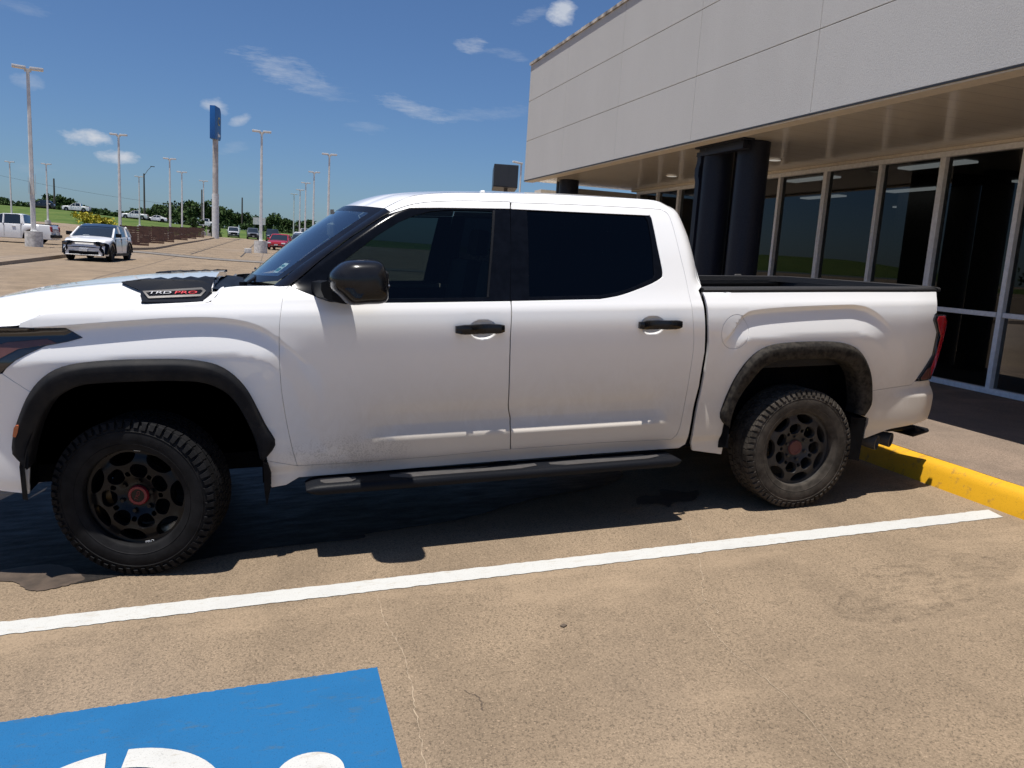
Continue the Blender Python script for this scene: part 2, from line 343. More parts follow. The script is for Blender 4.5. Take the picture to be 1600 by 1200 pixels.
        return ob(name, me, mats if isinstance(mats, (list, tuple)) else [mats], parent)
def copy_tree(o, parent=None, loc=None, rot=None, label=None, group=None, root=True):
    c = o.copy(); COL.objects.link(c); c.parent = parent
    if loc is not None: c.location = loc
    if rot is not None: c.rotation_euler = rot
    if label: c['label'] = label
    if group: c['group'] = group
    for ch in [x for x in list(o.children)]: copy_tree(ch, c)
    return c
def text_mesh(name, txt, size, depth, mat, parent, loc, rot, sx=1.0, shear=0.0, off=0):
    cu = bpy.data.curves.new(name, 'FONT'); cu.body = txt; cu.size = size; cu.extrude = depth; cu.shear = shear; cu.align_x = 'CENTER'; cu.align_y = 'CENTER'; cu.offset = off
    t = bpy.data.objects.new(name, cu); COL.objects.link(t); dg = bpy.context.evaluated_depsgraph_get(); dg.update()
    me = bpy.data.meshes.new_from_object(t.evaluated_get(dg)); bpy.data.objects.remove(t)
    o = ob(name, me, [mat], parent); o.location = loc; o.rotation_euler = rot; o.scale = (sx, 1, 1); return o

# ------------------------------------------------------------ body surface and panel outlines
def lerp_t(T, v):
    if v <= T[0][0]: return T[0][1]
    for i in range(len(T)-1):
        if v <= T[i+1][0]:
            a, b = T[i], T[i+1]
            return a[1]+(b[1]-a[1])*(v-a[0])/(b[0]-a[0])
    return T[-1][1]
def pchip_t(T, v):
    if v <= T[0][0]: return T[0][1]
    if v >= T[-1][0]: return T[-1][1]
    n = len(T)
    for i in range(n-1):
        if v <= T[i+1][0]: break
    def sl(k): return (T[k+1][1]-T[k][1])/(T[k+1][0]-T[k][0])
    def m(k):
        if k == 0: return sl(0)
        if k == n-1: return sl(n-2)
        a, b = sl(k-1), sl(k)
        return 0.0 if a*b <= 0 else 2*a*b/(a+b)
    h = T[i+1][0]-T[i][0]; t = (v-T[i][0])/h
    return ((2*t**3-3*t*t+1)*T[i][1]+(t**3-2*t*t+t)*h*m(i)+(-2*t**3+3*t*t)*T[i+1][1]+(t**3-t*t)*h*m(i+1))
def sstep(a, b, v):
    t = min(1.0, max(0.0, (v-a)/(b-a))); return t*t*(3-2*t)
PROF = [(.30,.15),(.38,.13),(.44,.128),(.50,.108),(.60,.101),(.70,.100),(.80,.092),(.90,.078),(1.0,.061),(1.10,.045),(1.20,.038),(1.27,.044),(1.33,.068),(1.37,.085),(1.45,.115),(1.60,.17),(1.75,.235),(1.85,.285),(1.97,.34)]
SCOOP = [(.50,0),(.555,-.006),(.598,-.012),(.610,-.006),(.64,.010),(.675,.020),(.72,.017),(.79,.004),(.85,0)]
ZRF = [(-1.0,1.20),(-.30,1.236),(-.04,1.252),(.20,1.263),(.30,1.264),(.41,1.258),(.50,1.243),(.58,1.215),(.66,1.16),(.75,1.08),(.85,.98)]
ZRR = [(3.10,1.02),(3.22,1.13),(3.29,1.225),(3.34,1.248),(3.5,1.262),(3.8,1.272),(4.05,1.275),(4.15,1.262),(4.24,1.225),(4.32,1.17),(4.42,1.08)]
ZTOP = [(0.659, 1.42), (0.787, 1.508), (0.953, 1.622), (1.091, 1.716), (1.236, 1.809), (1.322, 1.852), (1.411, 1.882), (1.588, 1.901), (1.918, 1.909), (2.262, 1.91), (2.747, 1.899), (2.873, 1.889), (2.94, 1.875)]
XREAR = [(1.0, 3.041), (1.39, 3.046), (1.534, 3.04), (1.679, 3.021), (1.791, 2.992), (1.848, 2.973), (1.862, 2.958), (1.95, 2.9080000000000004)]
def bulge(t, a=.030, b=.165):
    if t <= 0 or t >= b: return 0.0
    if t < a: s = t/a; return s*(2-s)
    s = (t-a)/(b-a); return (1-s)**1.15
HAND = [(1.705,1.178),(2.700,1.180)]
def Y(x, z):
    y = pchip_t(PROF, z)
    if z < .86: y += pchip_t(SCOOP, z)*sstep(.95,1.35,x)*(1-sstep(2.72,2.9,x))
    d = sstep(-.75,-.6,x)*(1-sstep(.56,.86,x))
    if d > 0: y += .031*d*bulge(pchip_t(ZRF, x)-z) - .012*d*sstep(1.2,1.05,z)*sstep(.5,.9,z)
    d = sstep(3.12,3.34,x)*(1-sstep(4.12,4.40,x))
    if d > 0: y += .030*d*bulge(pchip_t(ZRR, x)-z) - .010*d*sstep(1.2,1.05,z)*sstep(.5,.9,z)
    if x < -.35: y += .55*(x+.35)**2
    if x > 4.5: y += .45*(x-4.5)**2
    if z > 1.34:
        k = sstep(1.34, 1.45, z)
        if x < 1.2: y += k*.10*((1.2-x)/.7)**2
        zt = pchip_t(ZTOP, x); t = zt-z
        if t < .07: y += .085*(1-max(t, 0)/.07)**2*k
        xr = pchip_t(XREAR, z); t = xr-x
        if t < .09 and x < 3.2: y += .06*(1-max(t, 0)/.09)**2*k
    for hx, hz in HAND:
        r2 = ((x-hx)/.075)**2+((z-hz)/.052)**2
        if r2 < 1: y += .024*(1-r2)**.8
    return y

FLO = [(-0.4964, 0.56), (-0.5482, 0.618), (-0.5596, 0.651), (-0.5437, 0.7305), (-0.5131, 0.8054), (-0.4785, 0.8795), (-0.4425, 0.9389), (-0.3959, 0.9927), (-0.3357, 1.0362), (-0.2704, 1.0596), (-0.1822, 1.0715), (-0.0694, 1.0767), (0.0945, 1.0757), (0.2283, 1.0696), (0.3298, 1.0515), (0.3974, 1.0221), (0.4561, 0.971), (0.5058, 0.8996), (0.5465, 0.8072), (0.5835, 0.7138), (0.6222, 0.6404), (0.6272, 0.6096), (0.6101, 0.575), (0.566, 0.5265)]
FLI = [(-0.4874, 0.5672), (-0.4786, 0.6236), (-0.459, 0.6947), (-0.4177, 0.7934), (-0.3588, 0.8845), (-0.2896, 0.9369), (-0.2148, 0.9661), (-0.0774, 0.9721), (0.0874, 0.9716), (0.2219, 0.9658), (0.3068, 0.9524), (0.3828, 0.9148), (0.4411, 0.8527), (0.4894, 0.7499), (0.5296, 0.6369), (0.5455, 0.5443)]
RLO = [(3.2686, 0.5322), (3.215, 0.5852), (3.2043, 0.6244), (3.2098, 0.6499), (3.2419, 0.7519), (3.2818, 0.8545), (3.336, 0.9433), (3.4081, 1.0109), (3.5026, 1.0475), (3.6462, 1.0592), (3.8246, 1.0599), (3.9788, 1.05), (4.0942, 1.0206), (4.1693, 0.9745), (4.2399, 0.8966), (4.295, 0.7981), (4.321, 0.6728), (4.3147, 0.6183), (4.2667, 0.5549)]
RLI = [(3.2659, 0.5319), (3.2747, 0.612), (3.3133, 0.7258), (3.3749, 0.8274), (3.4458, 0.9166), (3.5408, 0.9511), (3.687, 0.9561), (3.8818, 0.9534), (3.9946, 0.9352), (4.0798, 0.8987), (4.1434, 0.8362), (4.1907, 0.7372), (4.2078, 0.6272), (4.2009, 0.5726)]
SHUT = [(-0.3645, 1.29), (-0.2975, 1.2988), (-0.1399, 1.3063), (0.1323, 1.3227), (0.3362, 1.3349), (0.3595, 1.3464), (0.3794, 1.3604), (0.3952, 1.3848), (0.4142, 1.4007), (0.4833, 1.4075)]
FTOP = [(0.6273, 1.4093), (0.7225, 1.4114)]
GAPF = [(0.724, 1.4114), (0.6989, 1.3757), (0.6816, 1.3034), (0.6681, 1.2013), (0.6623, 1.0564), (0.6653, 0.8978), (0.6824, 0.7333), (0.7053, 0.5887), (0.7285, 0.481)]
SEAMF = [(-0.5565, 1.024), (-0.5483, 1.024), (-0.4981, 0.9809), (-0.4483, 0.9352)]
LAMPF = [(-0.5339, 1.2375), (-0.3784, 1.2299), (-0.2708, 1.226), (-0.2429, 1.2051), (-0.2062, 1.1809), (-0.2703, 1.164), (-0.357, 1.149), (-0.4284, 1.1164), (-0.485, 1.0859), (-0.5285, 1.0482), (-0.5565, 1.024)]
HFRONT = [(-0.4577, 1.2343), (-0.4525, 1.2542), (-0.3645, 1.29)]
MARK = [(-0.5358, 0.7266), (-0.5249, 0.7672), (-0.5151, 0.7796), (-0.5042, 0.7794), (-0.5142, 0.745), (-0.5252, 0.7233)]
FDTOP = [(0.724, 1.4114), (0.7901, 1.4581), (0.8821, 1.5344), (1.0163, 1.6353), (1.1531, 1.7256), (1.258, 1.7859), (1.3626, 1.8251), (1.4851, 1.845), (1.6805, 1.855), (1.9223, 1.8557)]
BGAP = [(1.9255, 1.8539), (1.8875, 1.5624), (1.863, 1.3266), (1.855, 1.1225), (1.8582, 1.0157), (1.8633, 0.8701), (1.8668, 0.7499), (1.8714, 0.7152), (1.8821, 0.6738), (1.8753, 0.5971), (1.8826, 0.4921)]
FDBOT = [(1.8826, 0.4921), (1.4459, 0.4793), (1.0726, 0.4756), (0.7285, 0.481)]
FWIN = [(0.7763, 1.3874), (0.8456, 1.3596), (0.9157, 1.3326), (1.0163, 1.3243), (1.3187, 1.3232), (1.8605, 1.3244), (1.9169, 1.8166), (1.5252, 1.813), (1.3592, 1.8083), (1.2428, 1.7737)]
FGLASS = [(0.8617, 1.3588), (0.9332, 1.3488), (1.19, 1.3446), (1.7397, 1.3455), (1.821, 1.8026), (1.5683, 1.8023), (1.4691, 1.7917), (1.384, 1.7696), (1.292, 1.731), (1.1796, 1.6632), (1.0256, 1.5515), (0.9355, 1.4807)]
FDIV = [(1.7371, 1.3462), (1.7441, 1.3461), (1.8293, 1.8042), (1.8184, 1.8039)]
RDTOP = [(1.9301, 1.8505), (2.1974, 1.8498), (2.4698, 1.8453), (2.797, 1.8362), (2.8566, 1.8262), (2.8878, 1.7989), (2.903, 1.7212), (2.9197, 1.5674), (2.9349, 1.4584), (2.9448, 1.3288), (2.9561, 1.1984), (2.975, 1.0626), (2.978, 0.923), (2.9716, 0.7819), (2.9583, 0.6648), (2.94, 0.5557), (2.9234, 0.5085), (2.8897, 0.4814)]
RDBOT = [(2.8897, 0.4814), (2.4388, 0.4941), (1.8826, 0.4921)]
RWIN = [(1.9225, 1.8149), (2.7567, 1.7963), (2.7717, 1.7799), (2.7797, 1.621), (2.7914, 1.491), (2.7889, 1.4587), (2.7784, 1.4426), (2.7131, 1.4107), (2.5872, 1.3692), (2.4887, 1.3439), (2.3818, 1.3294), (1.8663, 1.3249)]
RGLASS = [(2.0156, 1.8074), (2.73, 1.7924), (2.7453, 1.7668), (2.748, 1.6206), (2.737, 1.4584), (2.7264, 1.4405), (2.5828, 1.388), (2.4887, 1.3641), (2.3894, 1.3511), (1.9737, 1.3448)]
SILL = [(0.7348, 0.4137), (1.1854, 0.4155), (1.6655, 0.421), (2.4496, 0.4231), (2.9699, 0.4246), (2.9988, 0.4429)]
ROCKF = [(0.5671, 0.519), (0.5952, 0.369), (0.669, 0.377), (0.7348, 0.4137)]
CABREAR = [(3.0114, 1.371), (3.0233, 1.3065), (3.0372, 1.1744), (3.0546, 1.0139), (3.0483, 0.802), (3.0228, 0.6614), (2.9988, 0.4429)]
BEDF = [(3.0373, 1.3617), (3.0462, 1.3062), (3.0582, 1.174), (3.0759, 1.0132), (3.0699, 0.8011), (3.0457, 0.6405), (3.0323, 0.48), (3.0501, 0.3989)]
BEDTOP = [(3.0373, 1.3617), (3.8364, 1.3593), (4.7582, 1.3522)]
BEDLOW = [(3.0501, 0.3989), (3.2545, 0.3593), (3.2688, 0.4856), (3.2713, 0.5231)]
TLAMP = [(4.7054, 1.1725), (4.7167, 1.2057), (4.8215, 1.204), (4.8567, 1.1613), (4.865, 1.0764), (4.8593, 0.9615), (4.8485, 0.8631), (4.811, 0.7653), (4.69, 0.7617), (4.6768, 0.7837), (4.7307, 0.8545), (4.7783, 0.9341), (4.7661, 1.0872)]
BUMPTOP = [(4.3325, 0.7191), (4.5032, 0.7326), (4.6354, 0.7425), (4.6573, 0.7627)]
BUMPR = [(4.8217, 0.7588), (4.8609, 0.7049), (4.881, 0.634), (4.8654, 0.549), (4.835, 0.4932), (4.7017, 0.4723), (4.5183, 0.4481), (4.3536, 0.4018), (4.314, 0.3913), (4.3137, 0.5335)]
FUEL = [(3.2429, 1.1293), (3.3352, 1.1283), (3.2248, 1.2317)]
MIRROR = [(0.903, 1.4688), (0.9139, 1.4896), (0.9412, 1.5164), (0.9757, 1.5373), (1.0252, 1.5452), (1.1104, 1.5455), (1.1435, 1.5347), (1.1566, 1.503), (1.1667, 1.4724), (1.1719, 1.4208), (1.1711, 1.3795), (1.1535, 1.3428), (1.0695, 1.3377), (0.9897, 1.3369), (0.9446, 1.3786), (0.9072, 1.415)]
MARM = [(0.8315, 1.4306), (0.9139, 1.4334), (0.9589, 1.3892), (1.0102, 1.3318), (0.957, 1.3243), (0.8957, 1.3395), (0.843, 1.3574)]
FLAPR = [(4.1399, 0.5605), (4.2605, 0.5453), (4.2306, 0.2659), (4.1438, 0.285)]
FLAPF = [(0.5614, 0.5254), (0.5826, 0.5137), (0.5955, 0.4521), (0.5929, 0.3912), (0.5698, 0.2909), (0.5609, 0.3736)]
SCOOPN = [(-0.0765, 1.4199), (-0.0114, 1.429), (0.0292, 1.4319), (0.2649, 1.431), (0.3245, 1.4195), (0.3467, 1.4097), (0.356, 1.3855), (0.3527, 1.3806), (0.3247, 1.3405), (0.3062, 1.3352), (0.065, 1.3353), (0.0524, 1.3434), (0.0363, 1.3641), (0.0205, 1.3879)]
BADGE = [(0.0466, 1.3877), (0.3114, 1.4019), (0.3318, 1.3872), (0.3093, 1.3632), (0.0766, 1.3558)]
def terr(x, y):
    zp = .0538*max(-3.4, min(x, 4.98))
    zl = .27+(y-33)*(.0125 if y > 33 else .006)
    zl += .8*sstep(125, 150, y)*sstep(-12, -35, x)
    w = max(sstep(-3.6, -10, x), sstep(13, 24, y), sstep(60, 90, -y))
    return zp*(1-w)+max(zl, -.1)*w

YC = 1.0
def yn(x, z, e=.0035):
    return Vector(((Y(x+e, z)-Y(x-e, z))/(2*e), -1, (Y(x, z+e)-Y(x, z-e))/(2*e))).normalized()
def cr(P, n=4, closed=False):
    out = []; m = len(P); rng = range(m if closed else m-1)
    for i in rng:
        p0 = P[(i-1) % m] if closed or i > 0 else P[0]; p1 = P[i % m]; p2 = P[(i+1) % m]; p3 = P[(i+2) % m] if closed or i+2 < m else P[-1]
        for k in range(n):
            t = k/n
            out.append(tuple(.5*((2*p1[j])+(-p0[j]+p2[j])*t+(2*p0[j]-5*p1[j]+4*p2[j]-p3[j])*t*t+(-p0[j]+3*p1[j]-3*p2[j]+p3[j])*t**3) for j in range(len(p1))))
    if not closed: out.append(tuple(P[-1]))
    return out
def resamp(P, n):
    L = [0]
    for a, b_ in zip(P, P[1:]): L.append(L[-1]+math.dist(a, b_))
    out = []; k = 0
    for i in range(n):
        d = L[-1]*i/(n-1)
        while k < len(P)-2 and L[k+1] < d: k += 1
        t = (d-L[k])/max(1e-9, L[k+1]-L[k]); t = min(1, max(0, t))
        out.append(tuple(P[k][j]+(P[k+1][j]-P[k][j])*t for j in range(len(P[k]))))
    return out
def area(P): return .5*sum(P[i][0]*P[(i+1) % len(P)][1]-P[(i+1) % len(P)][0]*P[i][1] for i in range(len(P)))
def inset(P, d):
    P = [p for i, p in enumerate(P) if math.dist(p, P[i-1]) > 1e-5]
    if area(P) < 0: P = P[::-1]
    n = len(P); out = []
    for i in range(n):
        a, b_, c = Vector(P[i-1]), Vector(P[i]), Vector(P[(i+1) % n])
        e1 = (b_-a); e2 = (c-b_)
        if e1.length < 1e-6 or e2.length < 1e-6: continue
        e1.normalize(); e2.normalize(); n1 = Vector((-e1.y, e1.x)); n2 = Vector((-e2.y, e2.x)); m = n1+n2
        if m.length < .2: m = n1
        m.normalize(); k = d/max(.5, m.dot(n1)); q = b_+m*k; out.append((q.x, q.y))
    return out
def dens(P, s):
    out = []; n = len(P)
    for i in range(n):
        a, b_ = P[i], P[(i+1) % n]; m = max(1, int(math.dist(a, b_)/s))
        for k in range(m): out.append((a[0]+(b_[0]-a[0])*k/m, a[1]+(b_[1]-a[1])*k/m))
    return out
def inside(x, y, P):
    c = False; j = len(P)-1
    for i in range(len(P)):
        xi, yi = P[i]; xj, yj = P[j]
        if (yi > y) != (yj > y) and x < (xj-xi)*(y-yi)/(yj-yi)+xi: c = not c
        j = i
    return c
def panel(name, outer, mat, parent, holes=(), off=0.0, gap=.0022, step=.022, roll=.018, mirror=True, yf=None, fine_=None, side='near', ne=.0035):
    yfun = yf or Y
    def nrm(x, z, e=ne): return Vector(((yfun(x+e, z)-yfun(x-e, z))/(2*e), -1, (yfun(x, z+e)-yfun(x, z-e))/(2*e))).normalized()
    loops = [dens(inset(list(outer), gap), step)]
    for h in holes: loops.append(dens(inset(list(h), -gap), step))
    vs = []; es = []
    for L in loops:
        k = len(vs); vs += [Vector(p) for p in L]; es += [(k+i, k+(i+1) % len(L)) for i in range(len(L))]
    O = loops[0]; xs = [p[0] for p in O]; zs = [p[1] for p in O]
    cell = {}
    for v in vs: cell.setdefault((int(v.x/step), int(v.y/step)), []).append(v)
    def near(x, z, d):
        i, j = int(x/step), int(z/step)
        for a in (-1, 0, 1):
            for c in (-1, 0, 1):
                for v in cell.get((i+a, j+c), ()):
                    if (v.x-x)**2+(v.y-z)**2 < d*d: return True
        return False
    O_ = loops[0]
    if yf is None:
        for ZZ in (ZRF, ZRR):
            x = ZZ[0][0]
            while x < ZZ[-1][0]:
                if min(xs) < x < max(xs):
                    zc = pchip_t(ZZ, x)
                    for t in (-.006, -.0008, .0008, .008, .018, .030, .046):
                        if inside(x, zc-t, O_) and not any(inside(x, zc-t, h) for h in loops[1:]) and not near(x, zc-t, .0055 if abs(t) > .001 else .003):
                            v = Vector((x, zc-t)); vs.append(v); cell.setdefault((int(v.x/step), int(v.y/step)), []).append(v)
                x += .011
    nx = int((max(xs)-min(xs))/step)+1; nz_ = int((max(zs)-min(zs))/step)+1
    def test(x, z): return inside(x, z, O) and not any(inside(x, z, h) for h in loops[1:])
    for i in range(nx+1):
        for j in range(nz_+1):
            x = min(xs)+i*step; z = min(zs)+j*step
            if test(x, z) and not near(x, z, step*.55): vs.append(Vector((x, z)))
    if fine_:
        for cx, cz, rr in fine_:
            for i in range(-14, 15):
                for j in range(-14, 15):
                    x, z = cx+rr*i/14+.0007, cz+rr*j/14+.0007
                    if test(x, z) and not near(x, z, .003): vs.append(Vector((x, z)))
    V, E_, F, _, _, _ = delaunay_2d_cdt(vs, es, [], 0, 1e-6)
    tris = [f for f in F if test(sum(V[i].x for i in f)/3, sum(V[i].y for i in f)/3)]
    pts = [Vector((v.x, yfun(v.x, v.y)+off, v.y)) for v in V]; nr = [nrm(v.x, v.y) for v in V]
    faces = []; norms = []
    for f in tris:
        a, b_, c = (pts[i] for i in f)
        if (b_-a).cross(c-a).y > 0: f = [f[0], f[2], f[1]]
        faces.append(list(f)); norms.append([nr[i] for i in f])
    cnt = {}
    for f in faces:
        for i in range(3): cnt[(f[i], f[(i+1) % 3])] = 1
    bd = [e for e in cnt if (e[1], e[0]) not in cnt]
    if roll:
        for a, b_ in bd:
            d = pts[b_]-pts[a]; out_ = d.cross(nr[a])          # lateral outward
            if out_.length < 1e-9: continue
            out_.normalize(); k = len(pts)
            h = Vector((0, .0025, 0)); r_ = Vector((0, roll, 0))
            pts.extend([pts[a]+out_*.0018+h, pts[b_]+out_*.0018+h, pts[a]+out_*.002+r_, pts[b_]+out_*.002+r_])
            faces.append([b_, a, k, k+1]); norms.append([nr[b_], nr[a], out_, out_])
            faces.append([k+1, k, k+2, k+3]); norms.append([out_]*4)
    def mk(flip):
        me = bpy.data.meshes.new(name)
        if flip: me.from_pydata([(p.x, 2*YC-p.y, p.z) for p in pts], [], [f[::-1] for f in faces])
        else: me.from_pydata([tuple(p) for p in pts], [], faces)
        me.polygons.foreach_set('use_smooth', [True]*len(me.polygons))
        ln = []
        for n_ in norms:
            if flip: ln += [(q.x, -q.y, q.z) for q in n_[::-1]]
            else: ln += [tuple(q) for q in n_]
        me.normals_split_custom_set(ln); return me
    r = []
    if side in ('near', 'both'): r.append(ob(name, mk(False), [mat], parent))
    if mirror: r.append(ob(name, mk(True), [mat], parent if not isinstance(parent, tuple) else parent[1]))
    return r
TH = R(3.082)
truck = empty('pickup_truck', 'large white four door pickup truck with black wheel arches filling the foreground', 'pickup truck', (0, 0, 0), (0, -TH, 0))
RD = {}
# shared curves
gapf = cr(GAPF, 4); flo = cr(FLO, 3); fli = cr(FLI, 3); rlo = cr(RLO, 3); rli = cr(RLI, 3)
NA = 60
flo_, fli_ = resamp(flo, NA), resamp(fli, NA); rlo_, rli_ = resamp(rlo, NA), resamp(rli, NA)
mid = lambda A, B, t: [(a[0]+(b_[0]-a[0])*t, a[1]+(b_[1]-a[1])*t) for a, b_ in zip(A, B)]
farch = mid(flo_, fli_, .45); rarch = mid(rlo_, rli_, .45)
fdtop = cr(FDTOP, 4); rdtop = cr(RDTOP[:-1], 4)+[RDTOP[-1]]
# ---- body group
body = MB().build('body', ['paint'], truck) if False else None
# fender
iseam = min(range(NA), key=lambda i: math.dist(farch[i], SEAMF[-1]))
fender = gapf + [(.5675, .5251)] + farch[::-1][0:NA-iseam] + [SEAMF[2]] + [SEAMF[1], LAMPF[9], LAMPF[8], LAMPF[7], LAMPF[6], LAMPF[5], LAMPF[4], LAMPF[3], LAMPF[2], LAMPF[1]] + HFRONT + cr(SHUT, 3)[1:] + [FTOP[0]]
panel('front_fender', fender, 'paint', truck, step=.02)
bf = [SEAMF[0], SEAMF[1], SEAMF[2]] + farch[:iseam+1][::-1] + [(-.4915, .5633), (-.5116, .4264), (-.6325, .4421), (-.80, .49), (-.90, .60), (-.935, .78), (-.925, .94), (-.75, .955), (-.64, .96)]
panel('front_bumper_side', bf, 'paint', truck, step=.03)
# doors
ib = min(range(len(BGAP)), key=lambda i: abs(BGAP[i][1]-1.3266))
fdoor_p = gapf[::-1] + [FWIN[0], FWIN[1], FWIN[2], FWIN[3], FWIN[4], FWIN[5]] + BGAP[ib:] + FDBOT[1:]
BG2 = [(x+.0045, z) for x, z in BGAP]
FW = panel('front_door', fdoor_p, 'paint', truck, step=.02, fine_=[(1.705, 1.178, .085)])
frame = fdtop[20:] + [FWIN[6], FWIN[7], FWIN[8], FWIN[9]]
rdoor_p = BG2[ib:][::-1] + [RWIN[11]] + cr(RWIN[1:11][::-1], 2) + [RWIN[0]] + [(1.930, 1.8505)] + rdtop[1:] + RDBOT[1:2] + [(BG2[-1][0], BG2[-1][1])]
rdoor_p = BG2[ib+1:][::-1] + [(RWIN[11][0]+.002, RWIN[11][1])] + cr(RWIN[1:11][::-1], 2) + [RWIN[0], (1.930, 1.8505)] + rdtop[1:] + RDBOT[1:2] + [BG2[-1]]
# remove the duplicate last point
if math.dist(rdoor_p[0], rdoor_p[-1]) < 1e-6: rdoor_p = rdoor_p[:-1]
RW = panel('rear_door', rdoor_p, 'paint', truck, step=.02, fine_=[(2.70, 1.180, .085)])
for i, fd in enumerate(FW):
    sd_ = 'near' if i == 0 else 'far'
    kw = dict(side='near' if i == 0 else 'none', mirror=(i == 1))
    panel('window_frame', frame, 'paint', fd, step=.03, **kw)
    wt = fdtop[:20] + [FWIN[9], FWIN[8], FWIN[7], FWIN[6]] + [(BGAP[0][0]+(BGAP[ib][0]-BGAP[0][0])*.5, 1.57), (1.862, 1.3255)] + [FWIN[5], FWIN[4], FWIN[3], FWIN[2], FWIN[1], FWIN[0]]
    fg = FGLASS
    panel('window_surround', wt, 'trim', fd, holes=[fg], off=.004, step=.011, **kw)
    panel('window_glass', fg, 'glass_front', fd, off=.010, gap=-.004, step=.04, roll=0, **kw)
    panel('glass_divider', FDIV, 'plastic', fd, off=.001, gap=0, step=.04, roll=.01, **kw)
for i, rd in enumerate(RW):
    kw = dict(side='near' if i == 0 else 'none', mirror=(i == 1))
    wt = [RWIN[0]] + RWIN[1:11] + [RWIN[11]] + [(1.895, 1.57)]
    panel('window_surround', inset(wt, -.003), 'trim', rd, holes=[RGLASS], off=.004, step=.03, **kw)
    panel('window_glass', RGLASS, 'glass_dark', rd, off=.010, gap=-.004, step=.04, roll=0, **kw)
# cab side (roof rail, C pillar, sill) and black A pillar
ztop = [q for q in ZTOP]; xrear = [(x, z) for z, x in XREAR if 1.37 < z < 1.87][::-1]
cab = [ZTOP[4]] + cr(ZTOP[4:], 3)[1:] + xrear + CABREAR + [(2.955, .42)] + SILL[:-2][::-1] + [ROCKF[2], ROCKF[1], (.5675, .5251)] + [GAPF[-1]] + FDBOT[::-1][1:] + [RDBOT[1], RDBOT[0]] + rdtop[::-1][1:] + [(1.9265, 1.8525)] + fdtop[::-1][:-20]
panel('cab_side', cab, 'paint', truck, step=.02)
pil = [(.645, 1.41)] + [ZTOP[0]] + ZTOP[1:5] + fdtop[:21][::-1] + [(.7225, 1.4114)]
A_, B_ = resamp(cr([(.650, 1.408)]+ZTOP[1:5], 6), 48), resamp(fdtop[:21], 48)
for fl in (0, 1):
    mb = MB(); rows = []
    for (ax, az_), (bx, bz) in zip(A_, B_):
        row = []
        for t in (0, .04, .15, .35, .6, .85, .96, 1.0):
            x, z = ax+(bx-ax)*t, az_+(bz-az_)*t; ya, yb = Y(ax, az_), Y(bx, bz)
            y_ = ya+(yb-ya)*(1-(1-t)**1.6)-.004+(.010 if t in (0, 1.0) else 0); row.append(Vector((x, y_ if not fl else 2*YC-y_, z)))
        rows.append(row)
    mb.grid(rows); mb.build('windscreen_pillar', ['black_gloss'], truck, smooth=60)
# bedside with fuel door
fc = (FUEL[0][0], FUEL[0][1]); fr_ = (FUEL[1][0]-FUEL[0][0], FUEL[2][1]-FUEL[0][1])
circ = [(fc[0]+fr_[0]*math.cos(t*2*PI/40), fc[1]+fr_[1]*math.sin(t*2*PI/40)) for t in range(40)]
bumpfront = [(4.3129, .724)]
ire = min(range(NA), key=lambda i: math.dist(rarch[i], (4.31, .70)))
bed = cr(BEDF, 3) + [BEDLOW[1], BEDLOW[2]] + rarch[:ire+1] + BUMPTOP + [TLAMP[9], TLAMP[10], TLAMP[11], TLAMP[12], TLAMP[0], TLAMP[1], (4.735, 1.2155), (4.7415, 1.2925), (4.7581, 1.3522)] + BEDTOP[::-1][1:]
for i, bs in enumerate(panel('bed_side', bed, 'paint', truck, holes=[circ], step=.02)):
    if i == 0: panel('fuel_door', circ, 'paint', bs, step=.02, mirror=False)
rbp = rarch[ire:] + [BUMPR[9], BUMPR[8], BUMPR[7], BUMPR[6], BUMPR[5], BUMPR[4], BUMPR[3], BUMPR[2], BUMPR[1], BUMPR[0]] + [TLAMP[8]] + BUMPTOP[::-1]
rby = lambda x, z: Y(x, z)-.028*sstep(4.42, 4.75, x)*sstep(.735, .655, z)+.5*max(0, x-4.74)**1.5
panel('rear_bumper_side', rbp, 'paint', truck, step=.02, yf=rby)
# lamps
lampy = lambda x, z: Y(x, z)-.004
hl = [LAMPF[9], LAMPF[8], LAMPF[7], LAMPF[6], LAMPF[5], LAMPF[4], LAMPF[3], LAMPF[2], LAMPF[1], LAMPF[0], (-.75, 1.245), (-.93, 1.235), (-.94, 1.0), (-.80, .985), (-.68, .975), (-.60, .99)]
for i, h in enumerate(panel('headlight', hl, 'lampdark', truck, step=.03, yf=lampy)):
    kw = dict(side='near' if i == 0 else 'none', mirror=(i == 1), yf=lampy, roll=.004, gap=0, off=-.003)
    panel('light_bar', [(-.93, 1.16), (-.62, 1.205), (-.40, 1.212), (-.36, 1.200), (-.60, 1.188), (-.72, 1.13), (-.80, 1.02), (-.86, 1.02)], 'lampgrey', h, **kw)
    panel('reflector', [(-.70, 1.06), (-.62, 1.13), (-.52, 1.165), (-.35, 1.178), (-.315, 1.160), (-.47, 1.138), (-.55, 1.095), (-.62, 1.03)], 'browntint', h, **kw)
    panel('reflector', [(-.70, 1.055), (-.585, 1.098), (-.56, 1.085), (-.60, 1.055), (-.66, 1.0)], 'amber', h, **kw)
tl = [TLAMP[i] for i in (9, 10, 11, 12, 0, 1, 2, 3, 4, 5, 6, 7, 8)]
tly = lambda x, z: Y(x, z)-.012+.8*max(0, x-4.76)**2
